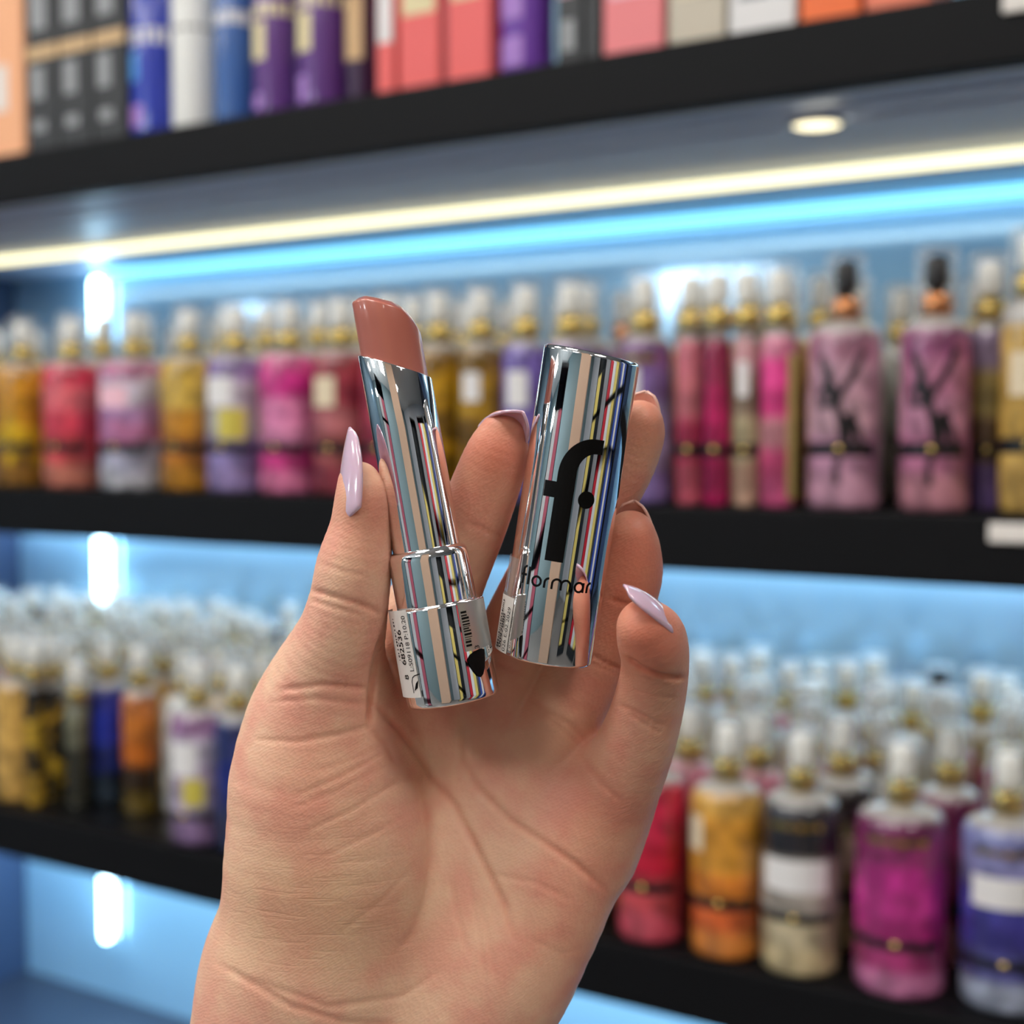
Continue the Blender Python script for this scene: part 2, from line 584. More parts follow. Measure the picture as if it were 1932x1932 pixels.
PINKY = chain([(1110, 1590, 312, 95), (1160, 1490, 305, 84), (1205, 1390, 297, 72), (1228, 1310, 291, 66), (1236, 1250, 285, 64), (1230, 1207, 280, 66), (1219, 1185, 277, 56)])
PALM = [
    chain([(618, 1400, 302, 138), (620, 1520, 303, 178), (620, 1640, 304, 194), (618, 1740, 306, 192), (592, 1850, 309, 190)], 1.5),          # thumb ball
    chain([(1105, 1510, 311, 98), (1070, 1610, 309, 106), (1012, 1740, 309, 116), (915, 1860, 310, 132)], 1.2),                               # little-finger side
    chain([(800, 1400, 318, 112), (790, 1560, 317, 125), (780, 1760, 314, 150), (740, 1900, 312, 160)], 1.3),
    chain([(900, 1430, 320, 110), (890, 1580, 317, 120), (850, 1760, 314, 135)], 1.3),
    chain([(1000, 1460, 317, 112), (980, 1580, 314, 118), (915, 1740, 312, 130)], 1.3),
    chain([(640, 1400, 308, 120), (740, 1390, 316, 90), (800, 1400, 318, 90)], 1.2),                                                           # web of the thumb
    chain([(590, 1850, 310, 190), (560, 1970, 312, 196), (520, 2110, 315, 200), (450, 2420, 322, 215), (400, 2620, 328, 225)], 1.25),           # wrist and forearm
    chain([(915, 1850, 310, 128), (800, 1990, 312, 160), (700, 2130, 315, 178), (640, 2420, 322, 205), (580, 2620, 328, 215)], 1.25),
]
FINGERS = [(THUMB, .012), (INDEX, .006), (MIDDLE, .006), (RING, .006), (PINKY, .007)]

# skin folds: polyline in pixels, depth mm, half width mm
FOLDS = [
    ([(702, 1323), (754, 1375), (790, 1421), (821, 1473), (858, 1520), (889, 1582), (920, 1644), (951, 1706), (971, 1773)], .9, 1.1),
    ([(770, 1427), (795, 1489), (811, 1566), (813, 1634), (803, 1696), (780, 1760), (745, 1800)], .45, 1.6),
    ([(873, 1359), (878, 1437), (904, 1489), (961, 1546), (1023, 1587), (1085, 1629), (1142, 1680)], .7, 1.0),
    ([(850, 1660), (863, 1727), (883, 1799)], .35, .9),
    ([(905, 1700), (925, 1790), (935, 1850)], .25, .9),
    ([(930, 1650), (1010, 1665), (1080, 1700)], .2, .9),
    ([(525, 1302), (610, 1292), (700, 1300)], .45, .8),
    ([(510, 1325), (600, 1318), (690, 1330)], .25, .7),
    ([(480, 1395), (560, 1400), (640, 1385), (697, 1372)], .3, .8),
    ([(407, 1815), (547, 1898), (650, 1929), (760, 1935)], .35, 1.1),
    ([(480, 1850), (620, 1900), (760, 1880), (830, 1830)], .25, 1.0),
    ([(573, 1112), (610, 1120), (670, 1138), (722, 1158)], .55, .9),
    ([(580, 1130), (620, 1142), (680, 1160)], .3, .7),
    ([(1003, 1318), (1035, 1345), (1075, 1368), (1108, 1402)], .4, .8),
    ([(1010, 1338), (1060, 1375), (1095, 1408)], .25, .7),
    ([(1105, 1228), (1140, 1250), (1175, 1266)], .4, .7),
    ([(1100, 1245), (1140, 1262), (1170, 1276)], .25, .6),
    ([(1180, 1240), (1210, 1262), (1250, 1276), (1295, 1280)], .9, .8),
    ([(1165, 1328), (1200, 1345), (1255, 1372)], .4, .8),
    ([(1180, 1345), (1215, 1365), (1250, 1385)], .3, .7),
    ([(1085, 1410), (1135, 1480), (1180, 1520)], .25, 1.0),
    ([(735, 1180), (760, 1184)], .3, .6),
    ([(925, 1245), (960, 1262), (1000, 1275)], .3, .7),
    ([(600, 1455), (690, 1425), (730, 1400)], .12, .7),
    ([(540, 1530), (640, 1490), (740, 1440)], .12, .7),
    ([(1150, 1130), (1200, 1145), (1245, 1146)], .35, .8),
    ([(722, 1200), (708, 1260), (700, 1320), (697, 1372)], 1.6, .9),
    ([(697, 1372), (725, 1400), (748, 1440)], .4, .9),
    ([(560, 1500), (650, 1462), (735, 1415)], .2, .6),
    ([(575, 1570), (660, 1530), (760, 1470)], .2, .6),
    ([(600, 1620), (690, 1580), (780, 1530)], .15, .6),
    ([(640, 1760), (720, 1700), (790, 1620)], .15, .6),
    ([(880, 1640), (905, 1760), (915, 1850)], .25, .7),
    ([(1000, 1770), (1060, 1800), (1100, 1790)], .15, .8),
    ([(1190, 1300), (1230, 1312), (1280, 1318)], .15, .6),
    ([(600, 1060), (640, 1075), (690, 1085)], .2, .6),
    ([(880, 985), (915, 1000), (950, 1015)], .2, .7),
]


def fold_field(p):
    px = p[:, 0] / p[:, 2] * F + CX
    py = p[:, 1] / p[:, 2] * F + CY
    out = np.zeros(len(p))
    for poly, dep, hw in FOLDS:
        w = hw * 9.0
        best = np.full(len(p), 1e9)
        n = len(poly)
        acc = 0
        seg = [math.dist(poly[i], poly[i + 1]) for i in range(n - 1)]
        tot = sum(seg)
        tp = np.zeros(len(p))
        for i in range(n - 1):
            ax, ay = poly[i]
            bx, by = poly[i + 1]
            dx, dy = bx - ax, by - ay
            h = np.clip(((px - ax) * dx + (py - ay) * dy) / (dx * dx + dy * dy), 0, 1)
            dd = np.hypot(px - ax - h * dx, py - ay - h * dy)
            u = (acc + h * seg[i]) / tot
            tp = np.where(dd < best, u, tp)
            best = np.minimum(best, dd)
            acc += seg[i]
        fade = np.clip(np.minimum(tp, 1 - tp) * 6 + .25, 0, 1)
        out += dep * .001 * fade * np.exp(-(best / w) ** 2 * 2.2)
    return out


def hand_sdf(p, boxed=None):
    palm = None
    for c in PALM:
        d = d_chain(p, c)
        palm = d if palm is None else smin(palm, d, .010)
    res = None
    for c, k in FINGERS:
        d = smin(palm, d_chain(p, c), k)
        res = d if res is None else smin(res, d, .0009)
    return res


def surface_nets(lo, hi, h):
    nx, ny, nz = [int(math.ceil((hi[i] - lo[i]) / h)) + 1 for i in range(3)]
    # coarse pass finds the blocks that the skin crosses
    B = 8
    bx, by, bz = [(n + B - 1) // B for n in (nx, ny, nz)]
    D = np.full((bx * B + 1, by * B + 1, bz * B + 1), 1.0, dtype=np.float32)
    ci, cj, ck = np.meshgrid(np.arange(bx), np.arange(by), np.arange(bz), indexing='ij')
    cen = np.stack([lo[0] + (ci.ravel() + .5) * B * h, lo[1] + (cj.ravel() + .5) * B * h, lo[2] + (ck.ravel() + .5) * B * h], 1)
    dc = hand_sdf(cen)
    act = np.abs(dc) < B * h * 1.25
    for q in np.nonzero(~act)[0]:
        a, b, c = ci.ravel()[q] * B, cj.ravel()[q] * B, ck.ravel()[q] * B
        D[a:a + B + 1, b:b + B + 1, c:c + B + 1] = 1.0 if dc[q] > 0 else -1.0
    idx = np.nonzero(act)[0]
    g = np.arange(B + 1)
    gi, gj, gk = np.meshgrid(g, g, g, indexing='ij')
    off = np.stack([gi.ravel(), gj.ravel(), gk.ravel()], 1)
    base = np.stack([ci.ravel()[idx] * B, cj.ravel()[idx] * B, ck.ravel()[idx] * B], 1)
    for s in range(0, len(idx), 400):
        bb = base[s:s + 400]
        allp = (bb[:, None, :] + off[None]).reshape(-1, 3)
        val = hand_sdf(np.array(lo) + allp * h)
        D[allp[:, 0], allp[:, 1], allp[:, 2]] = val
    sgn = D < 0
    cnt = np.zeros(tuple(s - 1 for s in D.shape), dtype=np.int8)
    for a in (0, 1):
        for b in (0, 1):
            for c in (0, 1):
                cnt += sgn[a:sgn.shape[0] - 1 + a, b:sgn.shape[1] - 1 + b, c:sgn.shape[2] - 1 + c]
    cells = np.argwhere((cnt > 0) & (cnt < 8))
    vid = -np.ones(cnt.shape, dtype=np.int64)
    vid[cells[:, 0], cells[:, 1], cells[:, 2]] = np.arange(len(cells))
    acc = np.zeros((len(cells), 3))
    num = np.zeros(len(cells))
    corners = [(a, b, c) for a in (0, 1) for b in (0, 1) for c in (0, 1)]
    for i, ca in enumerate(corners):
        for cb in corners[i + 1:]:
            df = np.array(cb) - np.array(ca)
            if np.abs(df).sum() != 1:
                continue
            da = D[cells[:, 0] + ca[0], cells[:, 1] + ca[1], cells[:, 2] + ca[2]]
            db = D[cells[:, 0] + cb[0], cells[:, 1] + cb[1], cells[:, 2] + cb[2]]
            m = (da < 0) != (db < 0)
            t = np.where(m, da / np.where(m, da - db, 1), 0)
            acc += np.where(m[:, None], np.array(ca)[None] + t[:, None] * df[None], 0)
            num += m
    verts = np.array(lo) + (cells + acc / num[:, None]) * h
    faces = []
    for ax in range(3):
        sl = [slice(0, None)] * 3
        s2 = [slice(0, None)] * 3
        sl[ax] = slice(0, -1)
        s2[ax] = slice(1, None)
        cr = sgn[tuple(sl)] != sgn[tuple(s2)]
        e = np.argwhere(cr)
        a1, a2 = [(1, 2), (2, 0), (0, 1)][ax]
        ok = (e[:, a1] > 0) & (e[:, a2] > 0) & (e[:, a1] < cnt.shape[a1]) & (e[:, a2] < cnt.shape[a2]) & (e[:, ax] < cnt.shape[ax])
        e = e[ok]
        inside = sgn[e[:, 0], e[:, 1], e[:, 2]]
        def v(o1, o2):
            q = e.copy()
            q[:, a1] += o1
            q[:, a2] += o2
            return vid[q[:, 0], q[:, 1], q[:, 2]]
        quad = np.stack([v(-1, -1), v(0, -1), v(0, 0), v(-1, 0)], 1)
        quad[~inside] = quad[~inside][:, ::-1]
        faces.append(quad)
    faces = np.vstack(faces)
    faces = faces[(faces >= 0).all(1)]
    return verts, faces


def grad(p, e=2e-4):
    g = np.zeros_like(p)
    for i in range(3):
        q = p.copy(); q[:, i] += e
        r = p.copy(); r[:, i] -= e
        g[:, i] = hand_sdf(q) - hand_sdf(r)
    g /= np.maximum(np.linalg.norm(g, axis=1), 1e-9)[:, None]
    return g


lo, hi = [-.095, -.034, .258], [.045, .185, .362]
hv, hf = surface_nets(lo, hi, .00060)
for _ in range(2):
    g = grad(hv)
    hv = hv - g * hand_sdf(hv)[:, None]
g = grad(hv)
front = np.clip(-g[:, 2] * 1.6, 0, 1)
hv = hv + g * (-fold_field(hv) * front)[:, None]
hpx = hv[:, 0] / hv[:, 2] * F + CX
hpy = hv[:, 1] / hv[:, 2] * F + CY


def to_world_arr(c):
    R = np.array([list(RT), [-x for x in UP], list(FW)])
    return np.array(CAMPOS)[None] + c @ R


hw = to_world_arr(hv)
ORG = P(720, 1800, .310)
hw_l = hw - np.array(ORG)[None]
hme = bpy.data.meshes.new('hand')
hme.vertices.add(len(hw_l))
hme.vertices.foreach_set('co', hw_l.astype(np.float32).ravel())
nf = len(hf)
hme.loops.add(nf * 4)
hme.loops.foreach_set('vertex_index', hf.astype(np.int32).ravel())
hme.polygons.add(nf)
hme.polygons.foreach_set('loop_start', np.arange(0, nf * 4, 4, dtype=np.int32))
hme.polygons.foreach_set('use_smooth', np.ones(nf, dtype=bool))
hme.update(calc_edges=True)
hme.validate()
hand = bpy.data.objects.new('hand', hme)
COL.objects.link(hand)
hand.location = ORG
tag(hand, 'left hand, palm forward, with long lilac nails holding an open silver lipstick and its cap', 'hand')

# skin tone map: warmer finger pads and palm rims, as the skin itself is
red = np.zeros(len(hv))
for (x, y, r, s) in ((680, 960, 90, .5), (935, 850, 90, .95), (1215, 800, 70, .7), (1195, 1050, 110, .9), (1225, 1210, 80, .7), (1235, 1330, 90, .2), (1110, 1480, 120, .4),
                     (1150, 1600, 110, .35), (600, 1470, 130, .35), (1060, 1760, 120, .3), (940, 1010, 110, .45), (1110, 1250, 110, .35), (820, 1250, 120, .4)):
    red += s * np.exp(-((hpx - x) ** 2 + (hpy - y) ** 2) / (2 * (r * .75) ** 2))
red = np.clip(red * .85 + .3 * np.clip(fold_field(hv) / .0009, 0, 1), 0, 1)
olive = np.exp(-((hpx - 600) ** 2 / 220 ** 2 + (hpy - 1720) ** 2 / 140 ** 2))
att = hme.attributes.new('tone', 'FLOAT_COLOR', 'POINT')
buf = np.zeros((len(hv), 4), dtype=np.float32)
buf[:, 0] = red
buf[:, 1] = olive
buf[:, 3] = 1
att.data.foreach_set('color', buf.ravel())


def skin_material():
    m = bpy.data.materials.new('skin')
    m.use_nodes = True
    nt = m.node_tree
    N, L = nt.nodes, nt.links
    b = N['Principled BSDF']
    at = N.new('ShaderNodeAttribute')
    at.attribute_name = 'tone'
    sp_ = N.new('ShaderNodeSeparateColor')
    L.new(at.outputs['Color'], sp_.inputs[0])
    tc = N.new('ShaderNodeTexCoord')
    n1 = N.new('ShaderNodeTexNoise')
    n1.inputs['Scale'].default_value = 95
    n1.inputs['Detail'].default_value = 3
    L.new(tc.outputs['Object'], n1.inputs['Vector'])

    def mixc(f, a, bc, fs=None):
        x = N.new('ShaderNodeMix')
        x.data_type = 'RGBA'
        if fs is None:
            x.inputs[0].default_value = f
        else:
            L.new(fs, x.inputs[0])
        for i, c in ((6, a), (7, bc)):
            if isinstance(c, tuple):
                x.inputs[i].default_value = c
            else:
                L.new(c, x.inputs[i])
        return x.outputs[2]
    r1 = N.new('ShaderNodeMapRange')
    r1.inputs['From Min'].default_value = .38
    r1.inputs['From Max'].default_value = .62
    L.new(n1.outputs['Fac'], r1.inputs['Value'])
    c0 = mixc(0, srgb(237, 194, 164), srgb(230, 168, 146), r1.outputs[0])
    c1 = mixc(0, c0, srgb(214, 122, 96), sp_.outputs[0])
    m3 = N.new('ShaderNodeMath'); m3.operation = 'MULTIPLY'; m3.inputs[1].default_value = .55
    L.new(sp_.outputs[1], m3.inputs[0])
    c2 = mixc(0, c1, srgb(206, 168, 130), m3.outputs[0])
    L.new(c2, b.inputs['Base Color'])
    b.inputs['Roughness'].default_value = .48
    b.inputs['Subsurface Weight'].default_value = .22
    b.inputs['Subsurface Radius'].default_value = (1.0, .35, .2)
    b.inputs['Subsurface Scale'].default_value = .004
    b.inputs['Specular IOR Level'].default_value = .4
    # fine lines: stretched wave + pores
    mp = N.new('ShaderNodeMapping')
    mp.inputs['Rotation'].default_value = (0, .5, 0)
    L.new(tc.outputs['Object'], mp.inputs[0])
    wv = N.new('ShaderNodeTexWave')
    wv.wave_type = 'BANDS'
    wv.bands_direction = 'Z'
    wv.inputs['Scale'].default_value = 520
    wv.inputs['Distortion'].default_value = 9
    wv.inputs['Detail'].default_value = 3
    wv.inputs['Detail Scale'].default_value = .6
    L.new(mp.outputs[0], wv.inputs[0])
    vo = N.new('ShaderNodeTexVoronoi')
    vo.inputs['Scale'].default_value = 1100
    L.new(tc.outputs['Object'], vo.inputs[0])
    mp2 = N.new('ShaderNodeMapping')                 # long irregular palm lines
    mp2.inputs['Rotation'].default_value = (0, math.radians(28), 0)
    mp2.inputs['Scale'].default_value = (70, 200, 900)
    L.new(tc.outputs['Object'], mp2.inputs[0])
    n3 = N.new('ShaderNodeTexNoise')
    n3.inputs['Scale'].default_value = 1
    n3.inputs['Detail'].default_value = 2
    L.new(mp2.outputs[0], n3.inputs['Vector'])
    r3 = N.new('ShaderNodeMapRange')
    r3.inputs['From Min'].default_value = .56
    r3.inputs['From Max'].default_value = .66
    r3.inputs['To Min'].default_value = 0
    r3.inputs['To Max'].default_value = -1.6
    L.new(n3.outputs['Fac'], r3.inputs['Value'])
    m5 = N.new('ShaderNodeMath'); m5.operation = 'MULTIPLY'
    L.new(r3.outputs[0], m5.inputs[0])
    L.new(sp_.outputs[1], m5.inputs[1])
    a5 = N.new('ShaderNodeMath'); a5.operation = 'ADD'
    L.new(m5.outputs[0], a5.inputs[0])
    L.new(vo.outputs['Distance'], a5.inputs[1])
    ad = N.new('ShaderNodeMath'); ad.operation = 'MULTIPLY_ADD'
    ad.inputs[1].default_value = .32
    L.new(wv.outputs['Fac'], ad.inputs[0])
    L.new(a5.outputs[0], ad.inputs[2])
    bp = N.new('ShaderNodeBump')
    bp.inputs['Strength'].default_value = .24
    bp.inputs['Distance'].default_value = .00022
    L.new(ad.outputs[0], bp.inputs['Height'])
    L.new(bp.outputs[0], b.inputs['Normal'])
    return m


hme.materials.append(skin_material())

nail_m = mat('lilac_nail_gel', srgb(222, 190, 212), 0.12, coat=1.0)
nail_m.node_tree.nodes['Principled BSDF'].inputs['Subsurface Weight'].default_value = .15
nail_m.node_tree.nodes['Principled BSDF'].inputs['Subsurface Scale'].default_value = .003


def cdir(x, y, z):
    """direction from image axes (x right, y down, z away) to world"""
    return (RT * x - UP * y + FW * z).normalized()


def nail(base, tip, normal, width, name, label, bend=.18, cup=.32, point=1.7, m=None):
    """almond nail from its root to its free tip; base/tip (px,py,depth mm)"""
    A = P(base[0], base[1], base[2] / 1000)
    B = P(tip[0], tip[1], tip[2] / 1000)
    ax = B - A
    Ln = ax.length
    ax.normalize()
    nn = cdir(*normal)
    nn = (nn - ax * nn.dot(ax)).normalized()
    wd = ax.cross(nn).normalized()
    W = width * .29 / F / 2
    V, Fc = [], []
    NT, NS = 22, 12
    for i in range(NT + 1):
        t = i / NT
        wt = W * max(0.05, (1 - max(0, (t - .3) / .7) ** point) ** (1 / point)) * (min(1, (t / .14)) ** .5 if t < .14 else 1)
        if i == 0:
            wt = W * .3
        for j in range(NS + 1):
            s = -1 + 2 * j / NS
            p = ax * (Ln * t) + wd * (wt * s) - nn * (cup * wt * s * s + bend * Ln * (t - .4) ** 2)
            V.append(p)
    for i in range(NT):
        for j in range(NS):
            a = i * (NS + 1) + j
            Fc.append((a, a + 1, a + NS + 2, a + NS + 1))
    o = mk('fingernail', V, Fc, m or nail_m, hand)
    o.location = A - ORG
    sm = o.modifiers.new('solid', 'SOLIDIFY')
    sm.thickness = .0006
    sm.offset = 0
    if label:
        o['label'] = label
    return o


nail_bare = mat('nail_underside', srgb(232, 184, 170), 0.25, coat=.6)
nail((640, 980, 285), (656, 806, 286), (-.88, -.05, -.45), 108, 'n', 'long pale lilac thumb nail', bend=.08, cup=.35, point=1.75)
nail((945, 822, 304), (992, 770, 289), (.55, -.78, .12), 96, 'n', 'lilac index nail against the cap', bend=.2, cup=.5, point=1.8)
nail((1212, 868, 309), (1221, 737, 305), (.40, -.05, .9), 82, 'n', None, bend=.12, cup=.5, point=2.6, m=nail_bare)
nail((1212, 1055, 307.5), (1200, 942, 302), (.5, -.25, .8), 86, 'n', None, bend=.16, cup=.5, point=2.6, m=nail_bare)
nail((1276, 1164, 278), (1190, 1098, 271), (.38, -.80, -.34), 92, 'n', 'curved lilac little-finger nail', bend=.30, cup=.35, point=2.1)


# ------------------------------------------------------------------ lipstick and cap
def frame(bot, top, d0, d1):
    """matrix whose Z runs from bottom centre to top centre, -Y faces the camera"""
    B = P(bot[0], bot[1], d0)
    Tt = P(top[0], top[1], d1)
    z = (Tt - B).normalized()
    fr = (CAMPOS - (B + Tt) / 2)
    fr = (fr - z * fr.dot(z)).normalized()
    y = -fr
    x = y.cross(z).normalized()
    M = Matrix(((x.x, y.x, z.x, B.x), (x.y, y.y, z.y, B.y), (x.z, y.z, z.z, B.z), (0, 0, 0, 1)))
    return M, (Tt - B).length


def cyl_pt(r, th, h):
    return (r * math.sin(th), -r * math.cos(th), h)


def wrap_poly(polys, r, m, name, parent, thick=0.00004, sub=.0006, label=None):
    """triangulate flat outlines (arc length s, height h) and wrap them on a cylinder of radius r"""
    bm = bmesh.new()
    for poly in polys:
        vs = [bm.verts.new((s, h, 0)) for s, h in poly]
        try:
            bm.faces.new(vs)
        except ValueError:
            pass
    # cut in thin columns so that the wrap stays round
    xs = [v.co.x for v in bm.verts]
    x = min(xs)
    while x < max(xs):
        bmesh.ops.bisect_plane(bm, geom=bm.verts[:] + bm.edges[:] + bm.faces[:], plane_co=(x, 0, 0), plane_no=(1, 0, 0))
        x += sub
    for v_ in bm.verts:
        s, h = v_.co.x, v_.co.y
        v_.co = cyl_pt(r, s / r, h)
    bmesh.ops.recalc_face_normals(bm, faces=bm.faces[:])
    me = bpy.data.meshes.new(name)
    bm.to_mesh(me)
    bm.free()
    me.materials.append(m)
    o = bpy.data.objects.new(name, me)
    COL.objects.link(o)
    o.parent = parent
    if label:
        o['label'] = label
    return o


def stroke(pts, w, closed=False):
    """quads along a polyline of width w"""
    out = []
    n = len(pts)
    L_, R_ = [], []
    ws = w if isinstance(w, list) else [w] * n
    for i in range(n):
        w = ws[i]
        if closed:
            p0, p1 = pts[(i - 1) % n], pts[(i + 1) % n]
        else:
            p0, p1 = pts[max(0, i - 1)], pts[min(n - 1, i + 1)]
        dx, dy = p1[0] - p0[0], p1[1] - p0[1]
        l = math.hypot(dx, dy) or 1
        nx, ny = -dy / l * w / 2, dx / l * w / 2
        L_.append((pts[i][0] + nx, pts[i][1] + ny))
        R_.append((pts[i][0] - nx, pts[i][1] - ny))
    for i in range(n if closed else n - 1):
        j = (i + 1) % n
        out.append([L_[i], R_[i], R_[j], L_[j]])
    return out


def arc(cx, cy, r, a0, a1, n=14):
    return [(cx + r * math.cos(math.radians(a0 + (a1 - a0) * k / n)), cy + r * math.sin(math.radians(a0 + (a1 - a0) * k / n))) for k in range(n + 1)]


def text_polys(txt, size, s0, h0, vertical=True, bold=0.0):
    """outlines of the built-in font as triangles; vertical text reads upward"""
    cu = bpy.data.curves.new('tmp_text', 'FONT')
    cu.body = txt
    cu.size = size
    cu.offset = bold
    cu.resolution_u = 3
    ob = bpy.data.objects.new('tmp_text', cu)
    COL.objects.link(ob)
    dg = bpy.context.evaluated_depsgraph_get()
    me = ob.evaluated_get(dg).to_mesh()
    polys = []
    for p in me.polygons:
        q = []
        for vi in p.vertices:
            c = me.vertices[vi].co
            q.append((s0 - c.y, h0 + c.x) if vertical else (s0 + c.x, h0 + c.y))
        polys.append(q)
    ob.evaluated_get(dg).to_mesh_clear()
    bpy.data.objects.remove(ob)
    bpy.data.curves.remove(cu)
    return polys


def rect(s0, s1, h0, h1):
    return [(s0, h0), (s1, h0), (s1, h1), (s0, h1)]


PXM = .29 / F
LM, LLEN = frame((856, 1320), (745, 692), .290, .290)
lip = empty('lipstick', (0, 0, 0), matrix=LM)
tag(lip, 'open silver chrome lipstick with rosy nude bullet standing raised, held by the thumb', 'lipstick')
rb, rc, rt, rbul = 89 * PXM, 76 * PXM, 64.5 * PXM, 59 * PXM
hb = 184 * PXM
hc = 290 * PXM
ht = LLEN
v, f = lathe([(0, .0006), (rb * .80, .0006), (rb * .85, 0), (rb * .95, 0), (rb * .985, .0004), (rb, .0012), (rb, hb - .0006), (rb * .992, hb - .0002), (rb * .97, hb), (rc * .98, hb), (rc * .98, hb - .001)], 96)
mk('base', v, f, CHROME, lip)
v, f = lathe([(rc * .975, hb - .001), (rc, hb), (rc, hb + .0004), (rc * 1.0, hc - .0022), (rc * .985, hc - .0012), (rc * .94, hc - .0004), (rc * .88, hc), (rt * .99, hc), (rt * .99, hc - .001)], 96)
mk('collar', v, f, CHROME, lip)


def slant_tube(r_out, r_in, z0, top_fn, seg=96):
    V, Fc = [], []
    rings = []
    for (r, zz) in ((r_out, 'b'), (r_out, 'm1'), (r_out, 'm2'), (r_out, 't0'), (r_out - .00015, 't'), (r_in + .0001, 't'), (r_in, 't0'), (r_in, 'deep')):
        ring = []
        for k in range(seg):
            a = 2 * math.pi * k / seg
            x, y = r * math.sin(a), -r * math.cos(a)
            tz = top_fn(x, y)
            z = {'b': z0, 'm1': z0 + (tz - z0) * .33, 'm2': z0 + (tz - z0) * .66, 't0': tz - .00025, 't': tz, 'deep': tz - .012}[zz]
            ring.append(len(V))
            V.append((x, y, z))
        rings.append(ring)
    for i in range(len(rings) - 1):
        for k in range(seg):
            k2 = (k + 1) % seg
            Fc.append((rings[i][k], rings[i][k2], rings[i + 1][k2], rings[i + 1][k]))
    return V, Fc


tube_top = lambda x, y: ht - x * .50 + y * .05
v, f = slant_tube(rt, rbul + .00015, hc - .001, tube_top)
mk('inner_tube', v, f, CHROME, lip)
# bullet: slanted, softly rounded tip
bul_m = mat('rosy_lipstick', srgb(186, 108, 92), .3, coat=.5, noise=.04, nscale=60)
b0, b1 = ht - .008, ht + 112 * PXM


def bullet():
    V, Fc = [], []
    seg, rings = 64, []
    r = rbul

    def top(x, y):
        s = x / PXM
        prof_h = np.interp(s, [-62, -45, -32, -10, 15, 30, 38, 46, 53, 59], [770, 776, 777, 769, 758, 747, 738, 725, 710, 694])
        return float(prof_h) * PXM + y * .22
    prof = [(1, 'b', 0), (1, 'm', .5), (1, 'm', .8), (1, 't', -.0005), (.985, 't', -.0002), (.95, 't', -.00003), (.9, 't', 0), (.6, 't', .00012), (.3, 't', .0002)]
    for (k_, kind_, o_) in prof:
        ring = []
        for k in range(seg):
            a = 2 * math.pi * k / seg
            x, y = r * k_ * math.sin(a), -r * k_ * math.cos(a)
            tz = top(x, y)
            z = b0 if kind_ == 'b' else (b0 + (tz - b0) * o_ if kind_ == 'm' else tz + o_)
            ring.append(len(V))
            V.append((x, y, z))
        rings.append(ring)
    for i in range(len(rings) - 1):
        for k in range(seg):
            k2 = (k + 1) % seg
            Fc.append((rings[i][k], rings[i][k2], rings[i + 1][k2], rings[i + 1][k]))
    V.append((0, 0, top(0, 0) + .0002))
    for k in range(seg):
        Fc.append((rings[-1][k], rings[-1][(k + 1) % seg], len(V) - 1))
    return V, Fc


v, f = bullet()
mk('bullet', v, f, bul_m, lip)

# stickers on the base
D2 = math.radians


def patch(r, a0, a1, h0, h1, n=24, lift=0.0):
    V, Fc = [], []
    for k in range(n + 1):
        t = k / n
        a = a0 + (a1 - a0) * t
        rr = r + lift * max(0, (abs(a) - D2(70)) / D2(40))
        V.append(cyl_pt(rr, a, h0))
        V.append(cyl_pt(rr, a, h1))
    for k in range(n):
        Fc.append((2 * k, 2 * k + 2, 2 * k + 3, 2 * k + 1))
    return V, Fc


rs = rb + .00010
v, f = patch(rs, D2(-118), D2(-40), .0026, hb + .0003, lift=.0006)
st = mk('barcode_sticker', v, f, PAPER, lip)
st['label'] = 'white paper barcode sticker'
rs2 = rs + .00005
pol = text_polys('L:S09118 P:10.20', .0017, -.0077, .0080)
pol += text_polys('8', .0022, -.0098, .0064, bold=.00002) + text_polys('682536', .0025, -.0098, .0094, bold=.00003)
bars, h = [], .0104
random.seed(3)
while h < hb - .0012:
    w_ = random.choice((.00016, .0003, .0005))
    bars.append(rect(-.0142, -.0122, h, h + w_))
    h += w_ + random.choice((.00018, .0003, .0005))
wrap_poly(pol + bars, rs2, INK, 'print', st)
sy = stroke([(-.0089, .0036), (-.0089, .0060), (-.0085, .0068), (-.0078, .0072), (-.0065, .0074)], .00022) + stroke([(-.0066, .0040), (-.0066, .0028)], .0002) + \
     [[(-.0086, .0040), (-.0075, .0046), (-.0070, .0062), (-.0078, .0056)]]
wrap_poly(sy, rs2, INK, 'peel_symbol', st)
silver = mat('silver_sticker', srgb(178, 178, 176), .3, .7)
v, f = patch(rs, D2(24), D2(80), 92 * PXM, hb - .0003)
st2 = mk('side_sticker', v, f, silver, lip)
st2['label'] = 'silvery sticker with short barcode strokes'
bars, h = [], .0112
while h < hb - .0018:
    w_ = random.choice((.00016, .0003, .00045))
    bars.append(rect(.0046, .0060 + random.choice((0, .0004)), h, h + w_))
    h += w_ + random.choice((.0002, .0003))
wrap_poly(bars + text_polys('3', .0018, .0078, .0103), rs2, INK, 'print', st2)
drop = [(.0046, 92 * PXM), (.0050, 88 * PXM)]
drop = [(s * 1e-3, hh * 1e-3) for s, hh in ((4.3, 8.6), (4.6, 7.4), (5.2, 6.0), (6.0, 4.9), (6.8, 4.5), (7.6, 5.0), (8.4, 6.3), (9.0, 8.0), (9.3, 9.9), (8.4, 10.2), (6.6, 10.0), (5.2, 9.5))]
wrap_poly([drop], rs + .00012, INK, 'shade_mark', lip, label='glossy black drop-shaped mark')

